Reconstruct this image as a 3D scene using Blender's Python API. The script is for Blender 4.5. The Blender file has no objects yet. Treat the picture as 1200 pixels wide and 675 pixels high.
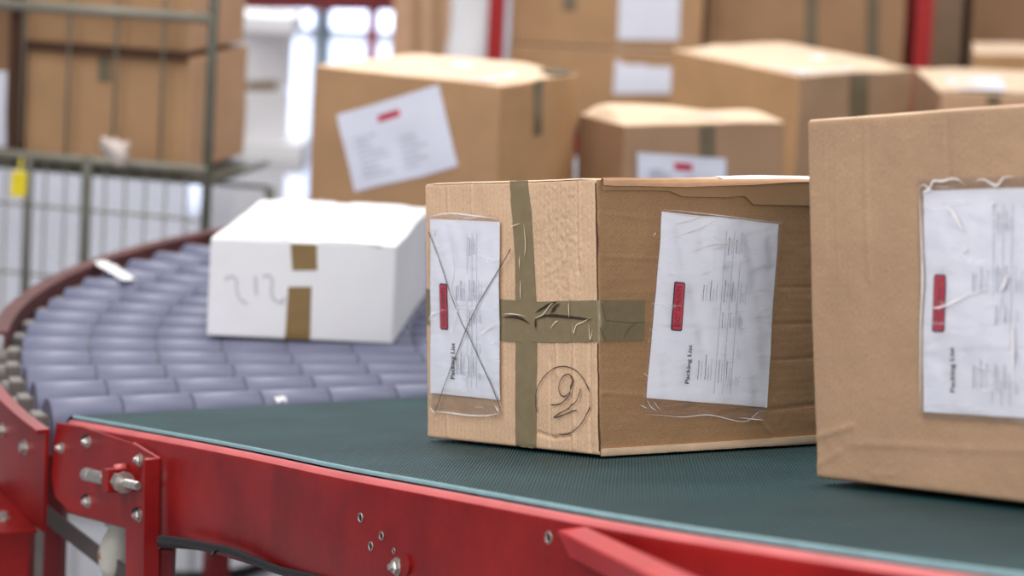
import bpy, bmesh, math, random
from mathutils import Vector as V, Matrix, noise
random.seed(4)
COL = bpy.context.scene.collection
D = bpy.data
# ------------------------------------------------------------------ measuring frame
F, PX, PY = 3000.0, 600.0, 100.0          # lens: 90 mm on 36 mm, shifted
def ray(x, y): return V(((x-PX)/F, (y-PY)/F, 1.0))
NG = V((-.051, 1, .09763)); NG_D = .906    # level roller plane, eye-relative (x right, y down, z forward)
NB = V((.0012, 1, -184.3/3000)); NB_D = NB.dot(ray(702, 534))*3   # sloping belt plane
ez = (-NG).normalized(); fw = V((0, 0, 1)); ey = (fw-ez*fw.dot(ez)).normalized(); ex = ey.cross(ez)
RZ = .80                                   # roller top height above the floor
EYE = NG_D/NG.length + RZ
ORG = V((0, 0, EYE))
def wd(v): return V((ex.dot(v), ey.dot(v), ez.dot(v)))
def W(v): return wd(v)+ORG
def P(x, y, z): return W(ray(x, y)*z)
def onplane(n, d, x, y):
    r = ray(x, y); return W(r*(d/n.dot(r)))
def G(x, y, h=RZ):                          # point on the level plane of height h
    r = ray(x, y); w = wd(r); return ORG+w*((h-EYE)/w.z)
def Bt(x, y): return onplane(NB, NB_D, x, y)
def proj(p):
    q = p-ORG; c = (q.dot(wd(V((1,0,0)))), q.dot(wd(V((0,1,0)))), q.dot(wd(V((0,0,1)))))
    return PX+F*c[0]/c[2], PY+F*c[1]/c[2], c[2]
UB = wd(-NB).normalized()
UP = V((0, 0, 1))

# ------------------------------------------------------------------ materials
def nodes(name):
    m = D.materials.new(name); m.use_nodes = True
    nt = m.node_tree; b = nt.nodes['Principled BSDF']
    return m, nt, b
def N(nt, t, **k):
    n = nt.nodes.new(t)
    for a, v in k.items():
        if a in n.inputs: n.inputs[a].default_value = v
        else: setattr(n, a, v)
    return n
def L(nt, a, b): nt.links.new(a, b)
def srgb(r, g, b):
    f = lambda c: ((c/255+.055)/1.055)**2.4 if c > 10 else c/255/12.92
    return (f(r), f(g), f(b), 1)
def plain(name, col, rough=.5, metal=0, noise_amt=.08, nscale=20, bump=0, bscale=200, coat=0, spec=.5):
    m, nt, b = nodes(name)
    tc = N(nt, 'ShaderNodeTexCoord'); nz = N(nt, 'ShaderNodeTexNoise', Scale=nscale, Detail=5)
    L(nt, tc.outputs['Object'], nz.inputs['Vector'])
    r = N(nt, 'ShaderNodeValToRGB'); c = srgb(*col)
    r.color_ramp.elements[0].position = .3; r.color_ramp.elements[1].position = .7
    r.color_ramp.elements[0].color = tuple(x*(1-noise_amt) for x in c[:3])+(1,)
    r.color_ramp.elements[1].color = tuple(min(1, x*(1+noise_amt)) for x in c[:3])+(1,)
    L(nt, nz.outputs['Fac'], r.inputs['Fac']); L(nt, r.outputs['Color'], b.inputs['Base Color'])
    b.inputs['Roughness'].default_value = rough; b.inputs['Metallic'].default_value = metal
    b.inputs['Specular IOR Level'].default_value = spec
    if coat: b.inputs['Coat Weight'].default_value = coat; b.inputs['Coat Roughness'].default_value = .15
    if bump:
        n2 = N(nt, 'ShaderNodeTexNoise', Scale=bscale, Detail=4); L(nt, tc.outputs['Object'], n2.inputs['Vector'])
        bp = N(nt, 'ShaderNodeBump', Strength=bump, Distance=.001)
        L(nt, n2.outputs['Fac'], bp.inputs['Height']); L(nt, bp.outputs['Normal'], b.inputs['Normal'])
    return m
def cardboard(name, col, flute='X', amp=1.0, fine=True):
    """kraft board: mottled fibres, faint flutes pressed through the liner (UV in metres)"""
    m, nt, b = nodes(name); c = srgb(*col)
    tc = N(nt, 'ShaderNodeTexCoord')
    mp = N(nt, 'ShaderNodeMapping'); L(nt, tc.outputs['UV'], mp.inputs['Vector'])
    n1 = N(nt, 'ShaderNodeTexNoise', Scale=9, Detail=6, Roughness=.6); L(nt, mp.outputs['Vector'], n1.inputs['Vector'])
    mp2 = N(nt, 'ShaderNodeMapping'); mp2.inputs['Scale'].default_value = (900, 260, 1) if flute == 'X' else (260, 900, 1)
    L(nt, tc.outputs['UV'], mp2.inputs['Vector'])
    n2 = N(nt, 'ShaderNodeTexNoise', Scale=1, Detail=3); L(nt, mp2.outputs['Vector'], n2.inputs['Vector'])
    wv = N(nt, 'ShaderNodeTexWave', Scale=38, Distortion=.6); wv.bands_direction = flute
    wv.inputs['Detail'].default_value = 1
    L(nt, mp.outputs['Vector'], wv.inputs['Vector'])
    r = N(nt, 'ShaderNodeValToRGB')
    r.color_ramp.elements[0].position = .25; r.color_ramp.elements[1].position = .75
    r.color_ramp.elements[0].color = tuple(x*.90 for x in c[:3])+(1,)
    r.color_ramp.elements[1].color = tuple(min(1, x*1.08) for x in c[:3])+(1,)
    L(nt, n1.outputs['Fac'], r.inputs['Fac'])
    mx = N(nt, 'ShaderNodeMix'); mx.data_type = 'RGBA'; mx.blend_type = 'MULTIPLY'; mx.inputs[0].default_value = 1
    r2 = N(nt, 'ShaderNodeValToRGB'); r2.color_ramp.elements[0].color = (.72, .70, .66, 1); r2.color_ramp.elements[1].color = (1.1, 1.1, 1.1, 1)
    r2.color_ramp.elements[0].position = .2; r2.color_ramp.elements[1].position = .65
    L(nt, n2.outputs['Fac'], r2.inputs['Fac'])
    L(nt, r.outputs['Color'], mx.inputs[6]); L(nt, r2.outputs['Color'], mx.inputs[7])
    L(nt, (mx.outputs[2] if fine else r.outputs['Color']), b.inputs['Base Color'])
    b.inputs['Roughness'].default_value = .75; b.inputs['Specular IOR Level'].default_value = .25
    if fine:
        b1 = N(nt, 'ShaderNodeBump', Strength=.35*amp, Distance=.0006); L(nt, wv.outputs['Fac'], b1.inputs['Height'])
        b2 = N(nt, 'ShaderNodeBump', Strength=.35, Distance=.0006); L(nt, n2.outputs['Fac'], b2.inputs['Height'])
        L(nt, b1.outputs['Normal'], b2.inputs['Normal'])
        n3 = N(nt, 'ShaderNodeTexNoise', Scale=14, Detail=3); L(nt, mp.outputs['Vector'], n3.inputs['Vector'])
        b3 = N(nt, 'ShaderNodeBump', Strength=.5*amp, Distance=.006); L(nt, n3.outputs['Fac'], b3.inputs['Height'])
        L(nt, b2.outputs['Normal'], b3.inputs['Normal'])
        L(nt, b3.outputs['Normal'], b.inputs['Normal'])
    return m
def emit(name, col, s):
    m, nt, b = nodes(name); b.inputs['Base Color'].default_value = srgb(*col)
    tc = N(nt, 'ShaderNodeTexCoord'); nz = N(nt, 'ShaderNodeTexNoise', Scale=.6); L(nt, tc.outputs['Object'], nz.inputs['Vector'])
    r = N(nt, 'ShaderNodeValToRGB'); c = srgb(*col)
    r.color_ramp.elements[0].color = tuple(x*.8 for x in c[:3])+(1,); r.color_ramp.elements[1].color = c
    L(nt, nz.outputs['Fac'], r.inputs['Fac']); L(nt, r.outputs['Color'], b.inputs['Emission Color'])
    b.inputs['Emission Strength'].default_value = s
    return m
M = {}
M['card_main'] = cardboard('kraft_lit_side', (200, 168, 140), 'X', 1.0)  # left face: light from the left front is put into this paler tone
M['card_main_b'] = cardboard('kraft_shaded_side', (166, 130, 96), 'Y', .35)  # right face: its shaded side is put into this darker tone
M['card_right'] = cardboard('kraft_mid', (166, 136, 110), 'X', .5)
M['card_edge'] = plain('kraft_fold_lit_top', (226, 194, 162), .8, bump=.4, bscale=300)  # folds, and tops whose overhead light is put into the cream colour
M['card_lip'] = plain('kraft_lip', (200, 156, 120), .8, bump=.4, bscale=300)
M['card_dark'] = plain('kraft_torn_core', (72, 46, 30), .9, noise_amt=.5, nscale=400)
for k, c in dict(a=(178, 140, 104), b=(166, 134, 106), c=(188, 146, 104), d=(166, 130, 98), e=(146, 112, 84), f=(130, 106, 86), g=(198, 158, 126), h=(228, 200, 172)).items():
    M['card_'+k] = cardboard('kraft_'+k, c, 'X', .6, fine=False)  # tones also carry the lit lids and shaded sides of a carton
M['card_white'] = plain('white_board', (232, 231, 234), .6, noise_amt=.02, nscale=6)
M['tape'] = None
def tape_mat(name, col, bumpy=1):
    m, nt, b = nodes(name); c = srgb(*col)
    tc = N(nt, 'ShaderNodeTexCoord')
    n1 = N(nt, 'ShaderNodeTexNoise', Scale=60, Detail=4); L(nt, tc.outputs['UV'], n1.inputs['Vector'])
    r = N(nt, 'ShaderNodeValToRGB')
    r.color_ramp.elements[0].color = tuple(x*.85 for x in c[:3])+(1,); r.color_ramp.elements[1].color = tuple(x*1.15 for x in c[:3])+(1,)
    L(nt, n1.outputs['Fac'], r.inputs['Fac']); L(nt, r.outputs['Color'], b.inputs['Base Color'])
    b.inputs['Roughness'].default_value = .38
    mp = N(nt, 'ShaderNodeMapping'); mp.inputs['Scale'].default_value = (220, 60, 1); mp.inputs['Rotation'].default_value = (0, 0, .4)
    L(nt, tc.outputs['UV'], mp.inputs['Vector'])
    n2 = N(nt, 'ShaderNodeTexNoise', Scale=1, Detail=2); L(nt, mp.outputs['Vector'], n2.inputs['Vector'])
    bp = N(nt, 'ShaderNodeBump', Strength=.25*bumpy, Distance=.002); L(nt, n2.outputs['Fac'], bp.inputs['Height'])
    L(nt, bp.outputs['Normal'], b.inputs['Normal'])
    return m
M['tape'] = tape_mat('olive_brown_tape', (124, 110, 84))
M['tape_far'] = tape_mat('olive_tape_far', (112, 100, 78), 0)
M['tape_gold'] = tape_mat('brown_tape', (134, 108, 66), 0)
def film_mat():
    m = D.materials.new('clear_film'); m.use_nodes = True; nt = m.node_tree
    nt.nodes.clear(); o = N(nt, 'ShaderNodeOutputMaterial')
    tr = N(nt, 'ShaderNodeBsdfTransparent'); tr.inputs['Color'].default_value = (.997, .997, 1, 1)
    gl = N(nt, 'ShaderNodeBsdfGlossy', Roughness=.16); gl.inputs['Color'].default_value = (1, 1, 1, 1)
    tc = N(nt, 'ShaderNodeTexCoord'); mp = N(nt, 'ShaderNodeMapping'); mp.inputs['Rotation'].default_value = (0, 0, .5); mp.inputs['Scale'].default_value = (18, 60, 1)
    L(nt, tc.outputs['UV'], mp.inputs['Vector'])
    n1 = N(nt, 'ShaderNodeTexNoise', Scale=1, Detail=2, Roughness=.4); n1.inputs['Distortion'].default_value = 1.2; L(nt, mp.outputs['Vector'], n1.inputs['Vector'])
    bp = N(nt, 'ShaderNodeBump', Strength=.45, Distance=.004); L(nt, n1.outputs['Fac'], bp.inputs['Height'])
    L(nt, bp.outputs['Normal'], gl.inputs['Normal'])
    fr = N(nt, 'ShaderNodeFresnel', IOR=1.5); L(nt, bp.outputs['Normal'], fr.inputs['Normal'])
    mx = N(nt, 'ShaderNodeMixShader'); mu = N(nt, 'ShaderNodeMath'); mu.operation = 'MULTIPLY'; mu.inputs[1].default_value = .85; mu.use_clamp = True; L(nt, fr.outputs[0], mu.inputs[0]); L(nt, mu.outputs[0], mx.inputs[0]); L(nt, tr.outputs[0], mx.inputs[1]); L(nt, gl.outputs[0], mx.inputs[2])
    # milky creases in the plastic, and its white sheen put in as streaks
    df = N(nt, 'ShaderNodeBsdfDiffuse'); df.inputs['Color'].default_value = (.92, .92, .95, 1)
    mp3 = N(nt, 'ShaderNodeMapping'); mp3.inputs['Rotation'].default_value = (0, 0, .45); mp3.inputs['Scale'].default_value = (14, 110, 1); L(nt, tc.outputs['UV'], mp3.inputs['Vector'])
    n3 = N(nt, 'ShaderNodeTexNoise', Scale=1, Detail=3, Roughness=.6); n3.inputs['Distortion'].default_value = .8; L(nt, mp3.outputs['Vector'], n3.inputs['Vector'])
    r3 = N(nt, 'ShaderNodeValToRGB'); r3.color_ramp.elements[0].position = .60; r3.color_ramp.elements[0].color = (.03, .03, .03, 1); r3.color_ramp.elements[1].position = .80; r3.color_ramp.elements[1].color = (.5, .5, .5, 1)
    L(nt, n3.outputs['Fac'], r3.inputs['Fac'])
    mx2 = N(nt, 'ShaderNodeMixShader'); L(nt, r3.outputs['Color'], mx2.inputs[0]); L(nt, mx.outputs[0], mx2.inputs[1]); L(nt, df.outputs[0], mx2.inputs[2])
    L(nt, mx2.outputs[0], o.inputs['Surface'])
    return m
M['film'] = film_mat()
M['film_fold_gleam'] = plain('film_crinkle_or_gleam', (226, 222, 224), .2, noise_amt=.1, nscale=80)  # for film creases and for gleams painted as pale strokes
M['paper'] = plain('white_paper', (243, 245, 255), .6, noise_amt=.012, nscale=18, bump=.12, bscale=25)
M['paper_far'] = plain('white_paper_far', (224, 226, 240), .6, noise_amt=.03, nscale=8)
M['badge'] = plain('badge_red', (214, 44, 72), .45, noise_amt=.05, nscale=60)
M['badge_rim'] = plain('badge_navy_rim', (38, 30, 62), .5)
M['ink'] = plain('black_ink', (26, 26, 34), .6)
M['ink_grey'] = plain('grey_ink', (138, 140, 158), .6)
M['ink_far'] = plain('pale_grey_ink', (186, 188, 202), .6)
M['pencil'] = plain('pencil_mark', (74, 58, 50), .8, noise_amt=.4, nscale=300)
M['cord'] = plain('grey_crease_line', (92, 84, 80), .8, noise_amt=.4, nscale=300)
def red_mat():
    m, nt, b = nodes('red_powder_coat')
    tc = N(nt, 'ShaderNodeTexCoord'); n1 = N(nt, 'ShaderNodeTexNoise', Scale=5, Detail=7, Roughness=.65); L(nt, tc.outputs['Object'], n1.inputs['Vector'])
    r = N(nt, 'ShaderNodeValToRGB'); e = r.color_ramp.elements
    e[0].position = .33; e[0].color = srgb(106, 8, 12); e[1].position = .62; e[1].color = srgb(142, 24, 22)
    L(nt, n1.outputs['Fac'], r.inputs['Fac']); L(nt, r.outputs['Color'], b.inputs['Base Color'])
    b.inputs['Roughness'].default_value = .38; b.inputs['Specular IOR Level'].default_value = .24; b.inputs['Coat Weight'].default_value = .05; b.inputs['Coat Roughness'].default_value = .2
    n2 = N(nt, 'ShaderNodeTexNoise', Scale=260, Detail=2); L(nt, tc.outputs['Object'], n2.inputs['Vector'])
    bp = N(nt, 'ShaderNodeBump', Strength=.12, Distance=.001); L(nt, n2.outputs['Fac'], bp.inputs['Height']); L(nt, bp.outputs['Normal'], b.inputs['Normal'])
    return m
M['red'] = red_mat()
M['red_lip'] = plain('red_edge_highlight', (204, 104, 104), .35, noise_amt=.12, nscale=12)  # pink highlight of the red top edges, put into the colour
M['red_dark'] = plain('dark_red_paint', (112, 22, 26), .5, noise_amt=.2)
M['red_post'] = plain('red_upright_paint', (158, 14, 18), .5)
M['redbrown'] = plain('worn_red_rail', (86, 42, 42), .7, noise_amt=.3, nscale=12)
M['green_post'] = plain('green_upright_paint', (60, 92, 92), .5)
M['wire'] = plain('pale_wire', (132, 128, 116), .55, .1)
M['steel'] = plain('zinc_steel', (186, 182, 176), .32, .8, noise_amt=.15, nscale=90)
M['galv'] = plain('galvanised_wire', (92, 92, 82), .55, .1, noise_amt=.15)
M['greybar'] = plain('grey_flat_bar', (92, 84, 82), .5, .3, noise_amt=.15)
M['greyplastic'] = plain('grey_end_cap', (112, 106, 102), .6, 0, noise_amt=.2, nscale=12)
M['dark'] = plain('dark_gap', (14, 12, 12), .9)
M['black'] = plain('black_rubber', (20, 18, 20), .5)
M['hole'] = plain('hole_shadow', (16, 8, 8), .9)
M['whiteplastic'] = plain('pale_plastic', (198, 196, 186), .35)
M['roller'] = plain('lavender_grey_roller', (98, 101, 126), .5, .0, noise_amt=.08, nscale=6, bump=.1, bscale=90)
M['greyscrap'] = plain('greyish_paper', (206, 192, 186), .8)
M['yellow'] = plain('yellow_tag', (226, 204, 20), .5)
M['beltedge'] = plain('belt_edge_teal', (128, 162, 168), .5, noise_amt=.1, nscale=60)
def belt_mat():
    m, nt, b = nodes('green_ribbed_belt')
    tc = N(nt, 'ShaderNodeTexCoord')
    w = N(nt, 'ShaderNodeTexWave', Scale=270/ (2*math.pi) * 2*math.pi/20*1.0); w.bands_direction = 'X'
    w.inputs['Scale'].default_value = (1/.0037)/ (20/(2*math.pi)) ; w.inputs['Distortion'].default_value = 0
    L(nt, tc.outputs['UV'], w.inputs['Vector'])
    w2 = N(nt, 'ShaderNodeTexWave'); w2.bands_direction = 'Y'; w2.inputs['Scale'].default_value = (1/.012)/(20/(2*math.pi)); L(nt, tc.outputs['UV'], w2.inputs['Vector'])
    n1 = N(nt, 'ShaderNodeTexNoise', Scale=5, Detail=6, Roughness=.6); L(nt, tc.outputs['UV'], n1.inputs['Vector'])
    r = N(nt, 'ShaderNodeValToRGB'); e = r.color_ramp.elements
    e[0].position = .3; e[0].color = srgb(20, 54, 58); e[1].position = .72; e[1].color = srgb(35, 75, 79)
    L(nt, n1.outputs['Fac'], r.inputs['Fac'])
    rr = N(nt, 'ShaderNodeValToRGB'); rr.color_ramp.elements[0].color = (.35, .35, .35, 1); rr.color_ramp.elements[1].color = (1.45, 1.45, 1.45, 1)
    L(nt, w.outputs['Fac'], rr.inputs['Fac'])
    mx = N(nt, 'ShaderNodeMix'); mx.data_type = 'RGBA'; mx.blend_type = 'MULTIPLY'; mx.inputs[0].default_value = .9
    L(nt, r.outputs['Color'], mx.inputs[6]); L(nt, rr.outputs['Color'], mx.inputs[7]); L(nt, mx.outputs[2], b.inputs['Base Color'])
    ad = N(nt, 'ShaderNodeMath'); ad.operation = 'MULTIPLY_ADD'; ad.inputs[1].default_value = .3
    L(nt, w2.outputs['Fac'], ad.inputs[0]); L(nt, w.outputs['Fac'], ad.inputs[2])
    bp = N(nt, 'ShaderNodeBump', Strength=.9, Distance=.0014); L(nt, ad.outputs[0], bp.inputs['Height']); L(nt, bp.outputs['Normal'], b.inputs['Normal'])
    b.inputs['Roughness'].default_value = .55; b.inputs['Specular IOR Level'].default_value = .22
    return m
M['belt'] = belt_mat()
def floor_mat():
    m, nt, b = nodes('pale_concrete')
    tc = N(nt, 'ShaderNodeTexCoord'); n1 = N(nt, 'ShaderNodeTexNoise', Scale=.7, Detail=7); L(nt, tc.outputs['Object'], n1.inputs['Vector'])
    r = N(nt, 'ShaderNodeValToRGB'); e = r.color_ramp.elements; e[0].color = srgb(118, 118, 124); e[1].color = srgb(150, 150, 156)
    L(nt, n1.outputs['Fac'], r.inputs['Fac']); L(nt, r.outputs['Color'], b.inputs['Base Color']); b.inputs['Roughness'].default_value = .11; b.inputs['Specular IOR Level'].default_value = .85
    return m
M['floor'] = floor_mat()
M['wall'] = plain('pale_wall', (178, 178, 184), .8)
M['glow'] = emit('daylit_frosted_glass', (214, 226, 255), 3.2)

# ------------------------------------------------------------------ object helpers
OR = {}
def thing(name, label, cat, loc, group=None):
    o = D.objects.new(name, None); COL.objects.link(o); o.location = loc; o.empty_display_size = .05
    o['label'] = label; o['category'] = cat
    if group: o['group'] = group
    OR[o.name] = V(loc); return o
def tag(o, label, cat, group=None):
    o['label'] = label; o['category'] = cat
    if group: o['group'] = group
    return o
def mk(name, verts, faces, mat, parent=None, uv=None, smooth=True, label=None, merge=False, origin=None):
    og = OR[parent.name] if parent else (V(origin) if origin else V((0, 0, 0)))
    me = D.meshes.new(name); me.from_pydata([tuple(V(v)-og) for v in verts], [], faces)
    if uv:
        l = me.uv_layers.new(name='UVMap')
        for lp in me.loops: l.data[lp.index].uv = uv[lp.vertex_index]
    for m in (mat if isinstance(mat, (list, tuple)) else [mat]): me.materials.append(m)
    if merge:
        bm = bmesh.new(); bm.from_mesh(me); bmesh.ops.remove_doubles(bm, verts=bm.verts, dist=1e-5); bm.to_mesh(me); bm.free()
    if smooth:
        me.polygons.foreach_set('use_smooth', [True]*len(me.polygons))
    me.update()
    o = D.objects.new(name, me); COL.objects.link(o)
    if parent: o.parent = parent
    elif origin: o.location = origin
    OR[o.name] = og
    if label: o['label'] = label
    return o
class MB:
    def __init__(s): s.v = []; s.f = []; s.mi = []
    def add(s, vs, fs, m=0):
        k = len(s.v); s.v += [V(x) for x in vs]; s.f += [tuple(i+k for i in f) for f in fs]; s.mi += [m]*len(fs)
    def hexa(s, c, m=0):      # c: 8 points, bottom ring then top ring
        s.add(c, [(3,2,1,0),(4,5,6,7),(0,1,5,4),(1,2,6,5),(2,3,7,6),(3,0,4,7)], m)
    def box(s, o, a, b, c, m=0):
        o, a, b, c = map(V, (o, a, b, c)); s.hexa([o, o+a, o+a+b, o+b, o+c, o+a+c, o+a+b+c, o+b+c], m)
    def tube(s, pts, r, seg=10, caps=True, m=0):
        pts = [V(p) for p in pts]; n = len(pts); rings = []; ref = None
        for i, p in enumerate(pts):
            t = (pts[min(i+1, n-1)]-pts[max(i-1, 0)]).normalized()
            if ref is None:
                ref = t.cross(V((0, 0, 1)));
                if ref.length < .1: ref = t.cross(V((1, 0, 0)))
                ref.normalize()
            ref = (ref-t*ref.dot(t)).normalized(); q = t.cross(ref)
            rr = r[i] if isinstance(r, (list, tuple)) else r
            rings.append([p+(ref*math.cos(2*math.pi*k/seg)+q*math.sin(2*math.pi*k/seg))*rr for k in range(seg)])
        vs = [v for g in rings for v in g]; fs = []
        for i in range(n-1):
            for k in range(seg):
                fs.append((i*seg+k, i*seg+(k+1) % seg, (i+1)*seg+(k+1) % seg, (i+1)*seg+k))
        if caps: fs += [tuple(range(seg))[::-1], tuple((n-1)*seg+k for k in range(seg))]
        s.add(vs, fs, m)
    def build(s, name, mat, parent=None, smooth=False, **k):
        o = mk(name, s.v, s.f, mat, parent, smooth=smooth, **k)
        for p, mi in zip(o.data.polygons, s.mi): p.material_index = mi
        return o
def bevel(o, w, seg=2):
    md = o.modifiers.new('bevel', 'BEVEL'); md.width = w; md.segments = seg; md.limit_method = 'ANGLE'; return o
def ss(x): x = max(0, min(1, x)); return x*x*(3-2*x)

class Carton:
    """six-sided carton; local metres a (towards B), b (towards D), c up from near bottom corner A"""
    def __init__(s, base, top, r=.003, warp=.0012, seed=0):
        s.base, s.top = base, top              # each A, B, D, C
        s.La = (base[1]-base[0]).length; s.Lb = (base[2]-base[0]).length; s.Lc = (top[0]-base[0]).length
        s.r = r; s.warp = warp; s.seed = V((seed*3.1, seed*1.7, seed)); s.h = {}
        s.orient = 1
    def tri(s, a, b, c):
        u, v, w = a/s.La, b/s.Lb, c/s.Lc
        def bil(q): return q[0]*(1-u)*(1-v)+q[1]*u*(1-v)+q[2]*(1-u)*v+q[3]*u*v
        p = bil(s.base)*(1-w)+bil(s.top)*w
        if s.warp:
            n = noise.noise_vector(p*7+s.seed)*s.warp; n2 = noise.noise_vector(p*28+s.seed)*s.warp*.25
            k = ss(w*12); p = p+V((n.x+n2.x, n.y+n2.y, (n.z+n2.z)*k))*k
        return p
    def S(s, face, x, y, off=0, use_h=True):
        q = {'L': (x, 0, y), 'R': (0, x, y), 'T': (x, y, s.Lc), 'L2': (x, s.Lb, y), 'R2': (s.La, x, y), 'B': (x, y, 0)}[face]
        return s.Q(q, face, x, y, off, use_h)
    def Q(s, q, face, x, y, off=0, use_h=True):
        r = s.r; Ls = (s.La, s.Lb, s.Lc); q = V(q)
        inn = V([min(max(q[i], r), Ls[i]-r) for i in range(3)]); d = q-inn
        n = d.normalized() if d.length > 1e-9 else V((0, 0, 1))
        h = off
        if use_h and face in s.h: h += s.h[face](x, y)
        p = inn+n*(r+h)
        return s.tri(*p)
    def lines(s, Lx, step):
        r = s.r; n = max(2, int((Lx-4*r)/step)); a = [0, .3*r, .65*r, r, 1.6*r]
        mid = [2*r+(Lx-4*r)*i/n for i in range(n+1)]
        return a+mid+[Lx-k for k in a[::-1]]
    def body(s, name, mats, parent, step=.02):
        """mats: dict face->index; one closed mesh"""
        fl = {'L': (s.La, s.Lc), 'R': (s.Lb, s.Lc), 'T': (s.La, s.Lb), 'L2': (s.La, s.Lc), 'R2': (s.Lb, s.Lc), 'B': (s.La, s.Lb)}
        vs, fs, uv, mi = [], [], [], []
        slots = []
        for f, (lx, ly) in fl.items():
            st = step if f in ('L', 'R', 'T') else max(step, .03)
            # same spacing along shared edges so seams merge
            xs, ys = s.lines(lx, step), s.lines(ly, step)
            k = len(vs); nx, ny = len(xs), len(ys); m = mats.get(f, mats['*'])
            if m not in slots: slots.append(m)
            for y in ys:
                for x in xs: vs.append(s.S(f, x, y)); uv.append((x+.37*len(slots), y))
            for j in range(ny-1):
                for i in range(nx-1):
                    q = (k+j*nx+i, k+j*nx+i+1, k+(j+1)*nx+i+1, k+(j+1)*nx+i)
                    fs.append(q if f in ('R', 'L2', 'B') else q[::-1]); mi.append(slots.index(m))
        o = mk(name, vs, fs, slots, parent, uv=None)
        l = o.data.uv_layers.new(name='UVMap')
        for lp in o.data.loops: l.data[lp.index].uv = uv[lp.vertex_index]
        for p, m in zip(o.data.polygons, mi): p.material_index = m
        bm = bmesh.new(); bm.from_mesh(o.data); bmesh.ops.remove_doubles(bm, verts=bm.verts, dist=2e-5)
        bmesh.ops.recalc_face_normals(bm, faces=bm.faces); bm.to_mesh(o.data); bm.free()
        return o
    def uvpx(s, face, px, py):
        x, y = (s.La if face in ('L', 'T') else s.Lb)*.5, (s.Lb if face == 'T' else s.Lc)*.5
        for _ in range(12):
            p0 = proj(s.S(face, x, y, 0, False)); e = 1e-3
            p1 = proj(s.flat(face, x+e, y)); p2 = proj(s.flat(face, x, y+e)); p0 = proj(s.flat(face, x, y))
            a, b, c, d = (p1[0]-p0[0])/e, (p2[0]-p0[0])/e, (p1[1]-p0[1])/e, (p2[1]-p0[1])/e
            det = a*d-b*c; rx, ry = px-p0[0], py-p0[1]
            x += (d*rx-b*ry)/det; y += (-c*rx+a*ry)/det
        return x, y
    def flat(s, face, x, y):
        a, b, c = {'L': (x, 0, y), 'R': (0, x, y), 'T': (x, y, s.Lc)}[face]
        u, v, w = a/s.La, b/s.Lb, c/s.Lc
        def bil(q): return q[0]*(1-u)*(1-v)+q[1]*u*(1-v)+q[2]*(1-u)*v+q[3]*u*v
        return bil(s.base)*(1-w)+bil(s.top)*w
    def sheet(s, face, quad, off, name, mat, parent, nx=12, ny=12, hf=None, edge=None, px=True, label=None, smooth=True):
        """quad: BL BR TR TL in pixels or face metres"""
        q = [s.uvpx(face, *p) if px else p for p in quad]; q = [V((a, b)) for a, b in q]
        vs, uv, fs = [], [], []
        for j in range(ny+1):
            for i in range(nx+1):
                u, v = i/nx, j/ny
                if edge: u, v = edge(u, v)
                p = q[0]*(1-u)*(1-v)+q[1]*u*(1-v)+q[2]*u*v+q[3]*(1-u)*v
                o = off+(hf(u, v) if hf else 0)
                vs.append(s.surf(face, p.x, p.y, o)); uv.append((p.x, p.y))
        for j in range(ny):
            for i in range(nx): fs.append((j*(nx+1)+i, j*(nx+1)+i+1, (j+1)*(nx+1)+i+1, (j+1)*(nx+1)+i))
        return mk(name, vs, fs, mat, parent, uv=uv, smooth=smooth, label=label)
    def surf(s, face, x, y, off):
        """clamped surface that wraps L<->R round the near corner and either over the top"""
        if face == 'L' and x < 0: return s.surf('R', -x, y, off)
        if face == 'R' and x < 0: return s.surf('L', -x, y, off)
        if face in 'LR' and y > s.Lc:
            return s.S('T', x, y-s.Lc, off) if face == 'L' else s.S('T', y-s.Lc, x, off)
        return s.S(face, x, max(y, 0), off)

def level_carton(A, B, Dp, zA, H=None, base_h=None, depth=None, **k):
    """top-face corner pixels of a level carton whose near corner is zA ahead; stands at base_h"""
    a = P(A[0], A[1], zA); h = a.z
    d = G(Dp[0], Dp[1], h)
    if B is None:
        if Dp[1] == A[1]: d = G(Dp[0], Dp[1]+.051*(Dp[0]-A[0]), h)
        dr = (d-a).normalized(); b = a+V((-dr.y, dr.x, 0))*depth
    else: b = G(B[0], B[1], h)
    c = b+d-a; top = [a, b, d, c]
    bz = base_h if base_h is not None else h-H
    return Carton([V((p.x, p.y, bz)) for p in top], top, **k)

# text -> flat mesh pieces
def text_pieces(body, size):
    cu = D.curves.new('t', 'FONT'); cu.body = body; cu.size = size; cu.resolution_u = 3
    o = D.objects.new('t', cu); COL.objects.link(o)
    dg = bpy.context.evaluated_depsgraph_get(); me = D.meshes.new_from_object(o.evaluated_get(dg))
    vs = [v.co.copy() for v in me.vertices]; fs = [tuple(p.vertices) for p in me.polygons]
    D.objects.remove(o); D.meshes.remove(me); D.curves.remove(cu)
    return vs, fs
def stroke(pts, w):
    """flat ribbon polygon strip in 2-D"""
    vs, fs = [], []
    n = len(pts)
    for i, p in enumerate(pts):
        t = (V(pts[min(i+1, n-1)])-V(pts[max(i-1, 0)])); t = t.normalized() if t.length else V((1, 0))
        q = V((-t.y, t.x)); ww = (w[i] if isinstance(w, list) else w)/2
        vs += [V(p)+q*ww, V(p)-q*ww]
    for i in range(n-1): fs.append((2*i, 2*i+1, 2*i+3, 2*i+2))
    return vs, fs
def catmull(pts, n=8, closed=False):
    out = []; m = len(pts)
    for i in range(m-1):
        p0, p1, p2, p3 = (V(pts[max(i-1, 0)]), V(pts[i]), V(pts[i+1]), V(pts[min(i+2, m-1)]))
        for k in range(n):
            t = k/n; out.append(.5*((2*p1)+(p2-p0)*t+(2*p0-5*p1+4*p2-p3)*t*t+(3*p1-p0-3*p2+p3)*t**3))
    out.append(V(pts[-1])); return out

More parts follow.
